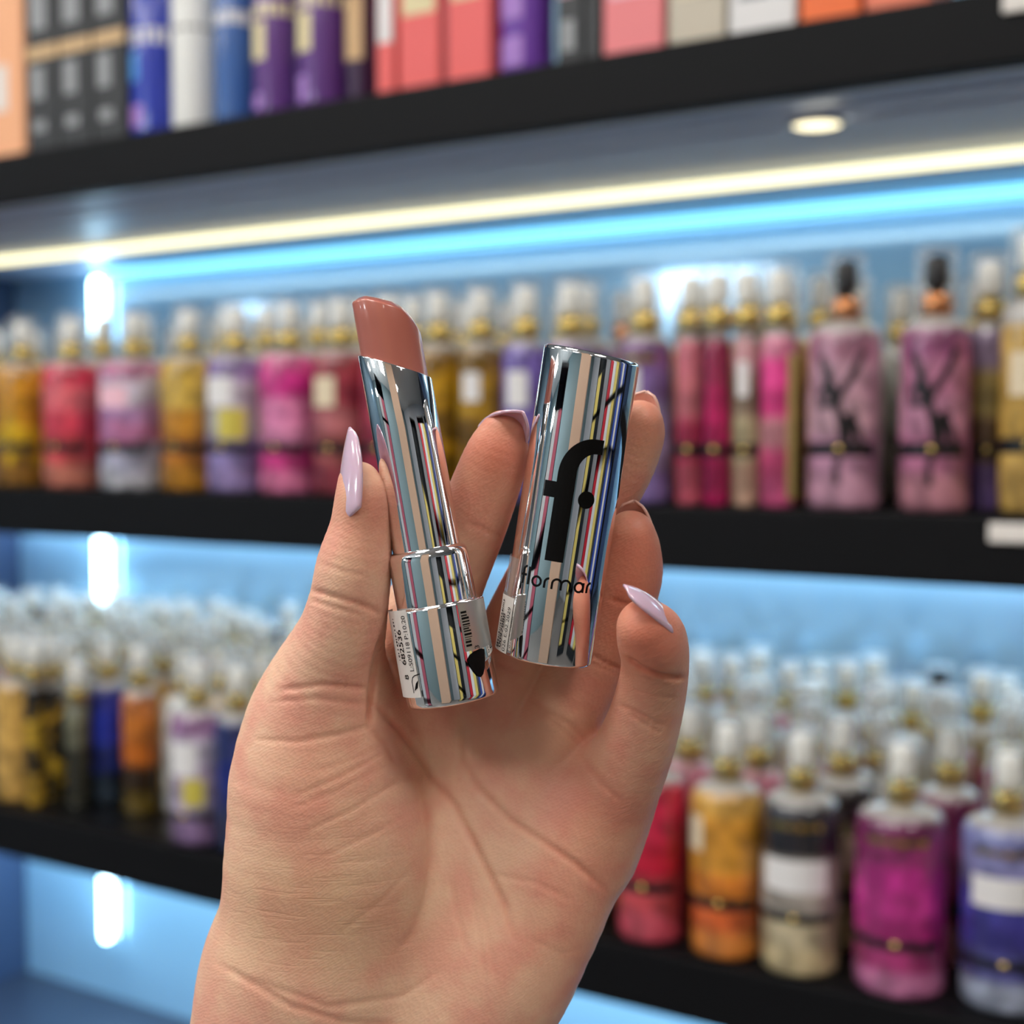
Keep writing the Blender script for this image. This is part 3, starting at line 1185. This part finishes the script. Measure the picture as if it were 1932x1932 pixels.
# cap
CM, CLEN = frame((1028, 1239), (1117, 668), .2945, .2895)
PXC = .2925 / F
cap = empty('lipstick_cover', (0, 0, 0), matrix=CM)
tag(cap, 'silver chrome lipstick cap with large black letter f, held between the fingers', 'cap')
rk = 91 * PXC
v, f = lathe([(rk * .9, .006), (rk * .9, .0003), (rk * .93, 0), (rk * .98, 0), (rk, .0005), (rk, CLEN * .3), (rk, CLEN * .7), (rk, CLEN - .0009), (rk * .985, CLEN - .0003), (rk * .95, CLEN), (rk * .5, CLEN), (0, CLEN)], 128, False)
v = [(a_, b_, c_ - a_ * .07 * (c_ > CLEN * .9)) for a_, b_, c_ in v]
mk('shell', v, f, CHROME, cap)
v, f = lathe([(rk * .89, .0062), (rk * .89, .0058), (0, .0058)], 64, False)
mk('inner_liner', v, f, WHITE_PL, cap)
# logo: coordinates (arc mm, height mm) from the bottom of the cap
q = 1e-3
hook = [(4.0 * q - 5.25 * q * math.cos(math.radians(a)), 40 * q + 6.1 * q * math.sin(math.radians(a))) for a in np.linspace(0, 90, 16)]
path = [(-1.25 * q, 21.6 * q), (-1.25 * q, 31 * q)] + hook + [(5.5 * q, 46.1 * q)]
big = stroke(path, [3.9 * q] * 2 + [(3.9 - .9 * k / 16) * q for k in range(17)])
big.append(rect(-5.8 * q, -3.1 * q, 34.6 * q, 37.9 * q))
rl = rk + .00006
lf = wrap_poly(big, rl, INK, 'logo_letter', cap, label='large black letter f')
dotp = arc(3.55 * q, 35.05 * q, 1.8 * q, 0, 360, 28)[:-1]
wrap_poly([dotp], rl, INK, 'logo_dot', cap, label='round black dot beside the letter')
# small word
lt = .46 * q
W_ = []
xh = 2.15
base = 15.9


def add(pts, closed=False):
    W_.extend(stroke([(a * q, b * q) for a, b in pts], lt, closed))


def add_arc(cx, cy, r, a0, a1):
    add(arc(cx, cy, r, a0, a1))


x = -7.7
add([(x, base), (x, base + 2.9)]); add_arc(x + .85, base + 2.85, .85, 180, 95); add([(x - .55, base + 1.9), (x + .1, base + 1.9)])
W_.append([(p[0], p[1]) for p in arc((x + .62) * q, (base + 1.9) * q, .27 * q, 0, 360, 12)[:-1]])
add([(-6.25, base), (-6.25, base + 3.7)])
add_arc(-4.25, base + 1.05, .98, 0, 360)
add([(-2.45, base), (-2.45, base + 1.2)]); add_arc(-1.5, base + 1.15, .95, 180, 95)
add([(-.85, base), (-.85, base + 1.2)]); add_arc(.1, base + 1.2, .95, 180, 0); add([(1.05, base + 1.2), (1.05, base)])
add_arc(2.0, base + 1.2, .95, 180, 0); add([(2.95, base + 1.2), (2.95, base)])
add_arc(4.95, base + 1.05, .98, 0, 360); add([(5.95, base + 2.05), (5.95, base)])
add([(6.95, base), (6.95, base + 1.2)]); add_arc(7.9, base + 1.15, .95, 180, 95)
wrap_poly(W_, rl, INK, 'brand_lettering', cap)
v, f = patch(rk + .00012, D2(-125), D2(-52), .0004, .0122, lift=.0009)
st3 = mk('date_sticker', v, f, PAPER, cap)
st3['label'] = 'white paper date sticker'
rq = rk + .00022
pol = text_polys('026 E:02.2029', .00165, -.0100, .0008) + text_polys('0097888', .0021, -.0119, .0012, bold=.00003)
bars, h = [], .001
while h < .0112:
    w_ = random.choice((.00016, .0003, .0004))
    bars.append(rect(-.0152, -.0137, h, h + w_))
    h += w_ + random.choice((.0002, .0003))
wrap_poly(pol + bars, rk + .00042, INK, 'print', st3)
v, f = patch(rk + .00010, D2(-120), D2(-54), .0122, .0205, lift=.0006)
st4 = mk('clear_tape', v, f, clear_mat('tape', (.97, .97, .97, 1), .12), cap)

# ------------------------------------------------------------------ bottles
BH = .143


def body_profile(r, h, neck=.010):
    return [(0, .002), (r * .55, .002), (r * .8, 0), (r * .94, .0015), (r, .006), (r, h * .5), (r, h * .86), (r * .985, h * .91), (r * .90, h * .955), (r * .7, h * .985), (neck + .003, h * .995), (neck, h), (neck, h + .002)]


PART_CACHE = {}


def make_bottle(spec):
    """spec: stops, r, h, label, label2, band, collar, pump, cap, extra"""
    r, h = spec.get('r', .027), spec.get('h', BH)
    e = empty('mist_bottle', (0, 0, 0), SHROT)
    v, f = lathe(body_profile(r, h), 32)
    mk('body', v, f, spec['mat'], e)
    z = h + .001
    cm = spec.get('collar', GOLD)
    v, f = lathe([(.0085, z), (.0115, z + .0008), (.0118, z + .002), (.0118, z + .015), (.0108, z + .0165), (.008, z + .017)], 24)
    mk('collar', v, f, cm, e)
    zp = z + .017
    pm = spec.get('pump', WHITE_PL)
    v, f = lathe([(.0055, zp), (.0055, zp + .004), (.0095, zp + .0045), (.0098, zp + .006), (.0092, zp + .024), (.0082, zp + .027), (.006, zp + .0285), (0, zp + .029)], 24)
    mk('spray_head', v, f, pm, e)
    if spec.get('cap', True):
        v, f = lathe([(.0155, z + .002), (.0158, z + .003), (.0155, z + .046), (.0145, z + .0495), (.012, z + .051), (0, z + .0512)], 24, False)
        mk('overcap', v, f, CLEAR, e)
    if spec.get('label'):
        a0, a1, z0, z1, c = spec['label']
        v, f = patch(r + .0003, D2(a0), D2(a1), h * z0, h * z1, 14)
        mk('label', v, f, c, e)
    if spec.get('label2'):
        a0, a1, z0, z1, c = spec['label2']
        v, f = patch(r + .0003, D2(a0), D2(a1), h * z0, h * z1, 14)
        mk('label', v, f, c, e)
    if spec.get('band'):
        z0, z1 = spec['band']
        v, f = patch(r + .0005, D2(-72), D2(60), h * z0, h * z1, 14)
        b = mk('band', v, f, BLACK_PL, e)
        v, f = lathe([(0, 0), (.0034, 0), (.0034, .0008), (0, .0012)], 16)
        g_ = mk('emblem', v, f, GOLD, b)
        g_.location = cyl_pt(r + .0005, 0, h * (z0 + z1) / 2)
        g_.rotation_euler = (math.pi / 2, 0, 0)
    if spec.get('gold_line'):
        v, f = patch(r + .0004, D2(-40), D2(40), h * .83, h * .865, 12)
        mk('gold_line', v, f, GOLD, e)
    if spec.get('bow'):
        # black brush bow: crossed ribbons wrapped on the front
        pol = stroke([(-.016, .118), (-.010, .104), (-.004, .088), (.001, .070), (.004, .054)], .0072)
        pol += stroke([(.019, .122), (.012, .108), (.004, .094), (-.004, .082), (-.016, .080), (-.019, .088), (-.012, .094), (-.004, .084)], .0058)
        pol += stroke([(.006, .074), (.013, .064), (.016, .054), (.013, .044), (.006, .048), (.007, .066), (.012, .076)], .0066)
        pol += stroke([(.003, .050), (-.002, .034), (-.001, .020)], .005)
        wrap_poly(pol, r + .0004, BLACK_PL, 'bow_print', e, sub=.003)
    return e


def copy_thing(src):
    c = src.copy()
    COL.objects.link(c)
    for ch in src.children:
        d = ch.copy()
        COL.objects.link(d)
        d.parent = c
        for g_ in ch.children:
            k = g_.copy()
            COL.objects.link(k)
            k.parent = d
    return c


def st_(name, *cols, warp=.0, wscale=25, h=BH):
    n = len(cols)
    stops = []
    for i, c in enumerate(cols):
        c = srgb(*c)
        if n == 1:
            stops = [(0, c), (1, c)]
        else:
            stops.append((max(0, i / n + .03), c))
            stops.append((min(1, (i + 1) / n - .03), c))
    return bands_mat(name, stops, h, warp=warp, wscale=wscale)


WL = mat('label_white', srgb(228, 226, 226), .5)
CL = mat('label_cream', srgb(226, 210, 180), .5)
YL = mat('label_yellow', srgb(205, 190, 80), .5)
PK = mat('label_pink', srgb(240, 190, 205), .5)
GP = mat('label_grey', srgb(170, 160, 165), .5)
placed = []


def put(spec, u, v, w, label, group, yaw=0.0):
    e = make_bottle(spec)
    e.location = S(u, v, w)
    # front of the bottle turned a little towards the aisle
    e.rotation_euler = (0, 0, SHROT + yaw)
    tag(e, label, 'bottle', group)
    placed.append((u, v, w, spec.get('r', .027)))
    return e


# middle shelf, front row: (pixel x, radius, spec, label)
M = []


def m_(px, r, mt, words, v=.040, **k):
    d = dict(mat=mt, r=r)
    d.update(k)
    M.append((px, v, d, words))


BD = (.285, .355)
m_(-30, .034, st_('m0', (190, 150, 120)), 'beige bottle cut by the left edge of the middle shelf')
m_(48, .031, st_('m1', (150, 105, 40), (235, 190, 30), (200, 140, 20), (215, 150, 30), warp=.6, wscale=30), 'yellow bottle with dark amber patches, leftmost full one on the middle shelf', band=BD)
m_(140, .030, st_('m2', (215, 130, 110), (225, 80, 90), (235, 70, 95), (240, 110, 120), (215, 50, 80), warp=.15), 'coral red bottle near the left end of the middle shelf', band=BD)
m_(255, .033, st_('m3', (215, 215, 225), (190, 190, 215), (225, 140, 190), (200, 150, 205), (215, 205, 225), (190, 110, 150), warp=.35, wscale=35), 'pink and lilac marbled bottle with a pale base on the middle shelf', band=BD, label=(-35, 25, .62, .78, PK))
m_(360, .031, st_('m4', (190, 130, 40), (200, 125, 45), (205, 140, 40), (225, 185, 80), (215, 175, 70)), 'golden bottle with amber lower half between lilac ones', band=BD)
m_(448, .031, st_('m5', (165, 145, 200), (160, 145, 205), (205, 205, 205), (210, 200, 215), (150, 125, 180)), 'lilac bottle with a white round label and yellow patch', band=BD, label=(-35, 25, .62, .82, WL), label2=(-5, 50, .38, .60, YL))
m_(548, .032, st_('m6', (235, 130, 175), (225, 70, 150), (240, 150, 195), (240, 140, 190), (225, 50, 150), (235, 90, 160)), 'hot pink bottle left of the lipstick', band=BD)
m_(645, .032, st_('m7', (150, 60, 75), (170, 90, 90), (190, 110, 115), (165, 55, 75), (175, 70, 80), warp=.2), 'dusky rose bottle with white label behind the thumb nail', band=BD, label=(-40, 15, .60, .80, CL))
m_(735, .031, st_('m8', (165, 50, 75), (185, 60, 85)), 'crimson bottle mostly behind the open lipstick', band=BD)
m_(828, .031, st_('m9', (120, 90, 20), (190, 140, 20), (110, 80, 20), (200, 150, 25), (150, 110, 30), warp=.7, wscale=40), 'mustard patterned bottle just right of the lipstick', collar=GOLD)
m_(908, .031, st_('m10', (150, 110, 20), (120, 85, 15), (190, 145, 25), (135, 100, 25), warp=.7, wscale=40), 'mustard bottle with small white label right of the lipstick', label=(-25, 20, .62, .80, WL), yaw=0)
m_(992, .031, st_('m11', (110, 95, 165), (130, 110, 190)), 'violet bottle with white label left of the chrome cap', label=(-30, 25, .58, .80, WL))
m_(1075, .031, st_('m12', (120, 100, 150), (150, 120, 170)), 'mauve bottle hidden behind the chrome cap')
m_(1215, .033, st_('m13', (150, 125, 190), (185, 165, 210), (175, 160, 210), (140, 110, 175), (130, 85, 140)), 'lilac bottle with white label behind the raised middle finger', label=(-45, 5, .55, .80, WL), gold_line=True)
m_(1303, .024, st_('m14', (205, 90, 110), (190, 50, 90), (200, 110, 120), (205, 110, 125)), 'rose red slim bottle right of the middle fingertip', band=BD)
m_(1352, .022, st_('m15', (180, 20, 90), (200, 20, 100), (150, 30, 75)), 'slim magenta bottle with dark stripes', band=BD, label=(-80, -45, .1, .9, mat('maroon', srgb(70, 20, 45), .4)), v=.034)
m_(1407, .021, st_('m16', (215, 175, 150), (205, 190, 150), (150, 130, 110), (215, 160, 165)), 'slim beige bottle with white label beside the pink one', band=BD, label=(-30, 20, .62, .82, WL))
m_(1468, .027, st_('m17', (215, 90, 140), (215, 80, 130), (225, 150, 160), (230, 60, 140), (235, 70, 150), (220, 130, 160)), 'bright pink bottle with gold side left of the bow bottles', label=(40, 80, .05, .85, mat('olive_gold', srgb(200, 185, 110), .4)))
m_(1592, .0345, st_('m18', (220, 165, 190), (205, 150, 180), (215, 170, 185), (215, 165, 185), (190, 130, 155)), 'mauve pink bottle with black ribbon bow and black pump, left of the two', band=BD, bow=True, pump=BLACK_PL, collar=COPPER, h=.146)
m_(1762, .0355, st_('m19', (205, 140, 155), (195, 120, 155), (205, 140, 170), (205, 130, 165), (165, 90, 135)), 'mauve pink bottle with black ribbon bow and black pump, right of the two', band=BD, bow=True, pump=BLACK_PL, collar=COPPER, h=.146)
m_(1862, .024, st_('m20', (110, 85, 145), (100, 75, 50), (160, 140, 80), (150, 130, 160)), 'narrow grey violet bottle between bow bottle and gold bottle', v=.075, band=BD)
m_(1940, .036, st_('m21', (215, 175, 95), (205, 165, 80), (220, 180, 100)), 'large gold tan bottle at the right edge of the middle shelf', h=.156, band=BD, label=(-40, 10, .55, .75, CL))
m_(2060, .034, st_('m22', (190, 90, 120)), 'rose bottle past the right edge of the middle shelf')
ulist = [u_at(q_[0], q_[1]) for q_ in M]
for i_, (px, v_, d, lb) in enumerate(M):
    d.pop('yaw', None)
    gaps = [math.hypot(ulist[i_] - ulist[j_], v_ - M[j_][1]) * M[i_][2]['r'] / (M[i_][2]['r'] + M[j_][2].get('r0', M[j_][2]['r'])) for j_ in (i_ - 1, i_ + 1) if 0 <= j_ < len(M)]
    d['r0'] = d['r']
    d['r'] = min(d['r'] * 1.12, min(gaps) * .93)
    put(d, u_at(px, v_), v_, W_MID, lb, 'mist bottles in the front row of the middle shelf', yaw=.18)

# lower shelf, placed where their feet stand
Lw = []


def l_(px, py, r, mt, words, **k):
    d = dict(mat=mt, r=r)
    d.update(k)
    Lw.append((px, py, d, words))


l_(25, 1530, .029, st_('l0', (190, 150, 50), (60, 50, 30), (205, 165, 50), (40, 36, 30), warp=.7, wscale=45), 'black and yellow blotched bottle at the far left of the lower shelf')
l_(102, 1510, .028, st_('l1', (60, 50, 20), (205, 165, 40), (45, 40, 30), (200, 155, 40), (40, 38, 34), warp=.7, wscale=45), 'black and yellow blotched bottle, second on the lower shelf')
l_(150, 1520, .018, st_('l1b', (60, 60, 50), (120, 120, 100)), 'slim dark bottle with clear shoulder beside the blotched ones', h=.12)
l_(208, 1508, .027, st_('l2', (40, 55, 70), (30, 45, 120), (40, 60, 190), (45, 55, 150)), 'royal blue bottle on the left of the lower shelf')
l_(268, 1532, .021, st_('l3', (110, 90, 30), (60, 40, 20), (205, 110, 30), (215, 125, 45), (200, 120, 60)), 'slim amber orange bottle right of the royal blue one')
l_(362, 1588, .031, st_('l4', (150, 120, 165), (190, 175, 205), (200, 180, 205), (215, 205, 225), (175, 130, 175)), 'lilac bottle with white label, front left of the lower shelf', label=(-35, 30, .52, .76, WL), label2=(0, 45, .30, .5, YL), band=(.20, .25))
l_(450, 1600, .026, st_('l5', (40, 50, 90), (30, 45, 130), (50, 60, 120)), 'navy bottle half hidden by the thumb side of the hand')
l_(1210, 1775, .029, st_('l6', (225, 90, 110), (215, 80, 90), (200, 25, 60), (215, 40, 80), (210, 40, 80)), 'crimson bottle touching the edge of the hand on the lower shelf', band=(.31, .37), label=(-60, -20, .62, .8, PK))
l_(1350, 1808, .031, st_('l7', (245, 150, 70), (235, 110, 50), (235, 140, 50), (235, 165, 60), (235, 165, 60), (240, 185, 90)), 'amber orange bottle at the front of the lower shelf', band=(.30, .36), label=(-70, -30, .62, .82, CL))
l_(1486, 1842, .032, st_('l8', (225, 205, 160), (215, 200, 165), (190, 180, 170), (200, 190, 180), (40, 40, 48), (60, 60, 68)), 'cream bottle with black top and white label', band=(.31, .36), label=(-50, 50, .48, .66, WL), gold_line=True)
l_(1584, 1778, .026, st_('l9', (200, 190, 140), (180, 170, 120), (150, 140, 100), (60, 55, 55)), 'small greenish gold bottle behind the cream and magenta ones', band=(.30, .36), label=(-35, 35, .5, .68, CL))
l_(1696, 1858, .0345, st_('l10', (230, 140, 190), (190, 60, 130), (200, 50, 140), (220, 60, 160), (205, 50, 150), (150, 50, 110), (120, 40, 90)), 'deep magenta bottle with gold line, front right of the lower shelf', band=(.27, .32), gold_line=True)
l_(1786, 1806, .027, st_('l11', (225, 160, 180), (160, 40, 100), (170, 60, 120), (130, 40, 90)), 'plum bottle peeping out behind the magenta one', band=(.30, .36))
l_(1895, 1888, .033, st_('l12', (190, 200, 225), (90, 90, 160), (70, 65, 160), (80, 80, 180), (150, 150, 205), (130, 135, 190)), 'blue violet bottle with white label at the right edge', band=(.24, .29), gold_line=True, label=(-45, 60, .56, .72, WL))
LP = [on_deck(q_[0], q_[1], W_LOW) for q_ in Lw]
LP = [(a_, max(b_, .036)) for a_, b_ in LP]
for i_, (px, py, d, lb) in enumerate(Lw):
    u, v_ = LP[i_]
    for j_, (a_, b_) in enumerate(LP):
        if j_ != i_:
            d['r'] = min(d['r'], .94 * math.hypot(u - a_, v_ - b_) * d['r'] / (d['r'] + Lw[j_][2]['r']))
    put(d, u, max(v_, .036), W_LOW, lb, 'mist bottles at the front of the lower shelf', yaw=.18)

# rows behind
back_specs = []
for i, (c, cl, pm, hh) in enumerate((((190, 110, 130), GOLD, WHITE_PL, .138), ((215, 170, 90), GOLD, WHITE_PL, .143), ((150, 120, 180), GOLD, WHITE_PL, .148), ((205, 205, 200), GOLD, WHITE_PL, .135),
                                     ((60, 70, 110), GOLD, BLACK_PL, .140), ((220, 150, 110), COPPER, WHITE_PL, .146), ((200, 190, 150), GOLD, WHITE_PL, .150), ((175, 60, 110), GOLD, WHITE_PL, .141))):
    s = dict(mat=st_('bk%d' % i, c, tuple(min(255, int(x * 1.1)) for x in c)), r=.0262, h=hh, collar=cl, pump=pm)
    back_specs.append(s)
protos = {}
ORD = ['first', 'second', 'third', 'fourth', 'fifth', 'sixth', 'seventh', 'eighth', 'ninth', 'tenth', 'eleventh', 'twelfth', 'thirteenth', 'fourteenth', 'fifteenth', 'sixteenth', 'seventeenth',
       'eighteenth', 'nineteenth', 'twentieth', 'twenty-first', 'twenty-second', 'twenty-third', 'twenty-fourth', 'twenty-fifth', 'twenty-sixth', 'twenty-seventh', 'twenty-eighth', 'twenty-ninth', 'thirtieth', 'thirty-first', 'thirty-second']
CNAME = ['rose', 'honey gold', 'lilac', 'clear white', 'navy', 'peach', 'champagne', 'magenta']
ROWN = ['front', 'second', 'third', 'fourth', 'fifth', 'sixth', 'seventh']


def fill(w, rows, deckname, weights, u0, u1, group):
    for ri, (v_, step) in enumerate(rows):
        u = u0 + (ri % 2) * step * .5
        k = 0
        while u < u1:
            uu = u + random.uniform(-.004, .004)
            vv = v_ + random.uniform(-.004, .004)
            ok = all(abs(w - c) > .1 or math.hypot(uu - a, vv - b) > r_ + .0275 for a, b, c, r_ in placed)
            if ok:
                t = random.choices(range(8), weights)[0]
                if t not in protos:
                    e = make_bottle(back_specs[t])
                    protos[t] = e
                else:
                    e = copy_thing(protos[t])
                e.location = S(uu, vv, w)
                e.rotation_euler = (0, 0, SHROT + random.uniform(-.5, .5))
                tag(e, '%s bottle, %s row of the %s shelf, %s from the left' % (CNAME[t], ROWN[ri], deckname, ORD[min(k, 31)]), 'bottle', group)
                placed.append((uu, vv, w, .0262))
                k += 1
            u += step


fill(W_MID, [(.040, .064), (.105, .064), (.170, .066), (.235, .070)], 'middle', [3, 4, 3, 2, .4, 1, 3, 2], UL + .05, .46, 'mist bottles behind the front row of the middle shelf')
fill(W_LOW, [(.045, .064), (.108, .063), (.170, .063), (.232, .063), (.294, .064), (.356, .066), (.42, .068)], 'lower', [1.5, 3, 2, 4, .8, 1.5, 4, 1], UL + .05, .52, 'mist bottles in the rows of the lower shelf')


# ------------------------------------------------------------------ upper shelf goods
def carton(px0, px1, h, dep, col, label, parts=(), v=.006, z=0):
    u0, u1 = u_at(px0, v), u_at(px1, v)
    w = u1 - u0
    e = empty('carton', S(u0, v, W_UP), SHROT)
    tag(e, label, 'box', 'boxes on the upper shelf')
    v_, f = boxvf(0.0005, w - .001, 0, dep, 0, h)
    mk('box', v_, f, col, e, smooth=False, bevel=.001)
    for (nm, a, b, z0, z1, mt) in parts:
        v_, f = boxvf(.0005 + (w - .0015) * a, .0005 + (w - .0015) * b, -.0006, 0.0, z0, z1)
        mk(nm, v_, f, mt, e, smooth=False)
    return e


def can(pxc, wpx, h, cols, label, v=.006, parts=(), name='spray_bottle'):
    sc_ = u_at(pxc + wpx / 2, v) - u_at(pxc - wpx / 2, v)
    r = sc_ / 2 * .92
    u = .7 * u_at(pxc, v + r) + .3 * u_at(pxc, v)
    e = empty(name, S(u, v + r, W_UP), SHROT)
    tag(e, label, 'bottle', 'tall cylinders on the upper shelf')
    n = len(cols)
    v_, f = lathe([(r * .9, 0), (r * .98, .0015), (r, .005), (r, h * .5), (r, h * .93), (r * .96, h * .97), (r * .8, h * .99), (.01, h)], 32)
    mk('body', v_, f, cols[0], e)
    v_, f = lathe([(.0095, h - .0005), (.0095, h + .012), (.012, h + .013), (.012, h + .03), (.010, h + .034), (0, h + .035)], 20)
    mk('nozzle', v_, f, WHITE_PL, e)
    for (nm, a0, a1, z0, z1, mt) in parts:
        v_, f = patch(r + .0003, D2(a0), D2(a1), z0, z1, 16)
        mk(nm, v_, f, mt, e)
    return e


peach = mat('carton_peach', srgb(242, 176, 132), .5)
blk = mat('carton_black', srgb(42, 43, 46), .45)
tan = mat('stripe_tan', srgb(205, 170, 125), .5)
greyw = mat('print_grey', srgb(150, 152, 155), .5)
coral = mat('carton_coral', srgb(232, 98, 96), .45)
gap_red = mat('painted_gap_red', srgb(150, 40, 50), .45)
cream = mat('print_cream', srgb(225, 210, 165), .5)
purple = mat('purple_gloss', srgb(96, 52, 130), .25, coat=.6)
dpurple = mat('dark_purple_gloss', srgb(52, 20, 62), .3)
lilac = mat('print_lilac', srgb(165, 120, 200), .4)
blue = mat('royal_blue_gloss', srgb(40, 60, 175), .25, coat=.6)
blue2 = mat('mid_blue_gloss', srgb(50, 95, 165), .25, coat=.5)
sky = mat('print_sky', srgb(75, 150, 225), .4)
pinkc = mat('carton_pink', srgb(232, 128, 132), .45)
beigec = mat('carton_beige', srgb(196, 186, 168), .5)
whitec = mat('carton_white', srgb(226, 224, 224), .5)
orange = mat('carton_orange', srgb(240, 110, 45), .45)
carton(-60, 58, .215, .07, peach, 'tall peach box at the far left of the upper shelf', (('print', .55, .75, .05, .10, PAPER),))
blk_parts = (('gold_stripe', 0, 1, .098, .112, tan), ('print', .15, .55, .055, .09, greyw), ('print', .2, .6, .02, .032, greyw), ('print', .15, .65, .13, .175, greyw))
for a, b, n in ((64, 122, 'leftmost of the three'), (124, 184, 'middle one of the three'), (187, 248, 'rightmost of the three')):
    carton(a, b, .20, .03, blk, 'black box with a tan stripe, ' + n, blk_parts)
can(295, 72, .19, [blue], 'royal blue bottle with white band on the upper shelf', parts=(('band', -180, 180, .092, .108, WL), ('print', -60, 0, .055, .085, sky), ('print', -40, 10, .008, .03, lilac)))
can(369, 70, .19, [mat('white_gloss', srgb(228, 228, 224), .3)], 'white bottle with black band between two blue bottles', parts=(('band', -180, 180, .097, .101, BLACK_PL), ('print', -75, -35, .062, .09, greyw)))
can(445, 64, .19, [blue2], 'mid blue bottle with pale band on the upper shelf', parts=(('band', -180, 180, .094, .106, WL),))
can(521, 72, .19, [purple], 'purple bottle with cream label, left of the purple pair', parts=(('band', -180, 180, .093, .105, cream), ('print', -60, 10, .052, .088, cream), ('print', -50, 0, .005, .02, lilac)))
can(607, 82, .19, [purple], 'purple bottle with cream label, right of the purple pair', parts=(('band', -180, 180, .093, .105, cream), ('print', -60, 10, .052, .088, cream), ('print', -50, 0, .005, .03, lilac)))
can(682, 56, .18, [dpurple], 'dark plum bottle with dull cream print beside the coral boxes', parts=(('print', -30, 40, .04, .10, tan),), v=.02)
carton(714, 748, .19, .06, coral, 'slim coral box with white panel, leftmost coral one', (('panel', .1, .9, .045, .17, WL),))
carton(755, 832, .19, .06, coral, 'coral box with cream panel next to the slim one', (('panel', .1, .9, .065, .14, cream),))
carton(836, 926, .19, .06, coral, 'coral box with cream panel, rightmost coral one', (('painted_gap', 0, .12, 0, .19, gap_red), ('panel', .2, .8, .07, .14, cream),))  # left strip paints the dark gap between the coral boxes
can(988, 96, .19, [mat('violet_gloss', srgb(110, 60, 165), .25, coat=.6)], 'violet bottle between coral boxes and black box', parts=(('print', -50, 20, .045, .09, lilac), ('print', -50, 20, .005, .03, lilac)))
carton(1048, 1098, .19, .06, blk, 'narrow black box with pink print on top', (('print', .1, .7, .055, .10, PK), ('print', .2, .7, .01, .035, greyw)))
carton(1101, 1130, .19, .06, blk, 'very narrow plain black box left of the pink box')
carton(1135, 1247, .12, .06, pinkc, 'plain pink box on the upper shelf', (('print', .1, .9, .045, .07, PK),))
carton(1255, 1362, .12, .06, beigec, 'greyish beige box right of the pink box', (('print', .15, .85, .035, .05, CL),))
carton(1368, 1492, .12, .06, whitec, 'white box between beige and orange boxes', (('print', .15, .6, .025, .03, greyw),))
carton(1500, 1612, .12, .06, orange, 'orange box right of the white box', (('print', .15, .85, .02, .045, coral),))
carton(1620, 1745, .12, .06, mat('carton_salmon', srgb(226, 120, 90), .45), 'salmon box at the right of the upper shelf')
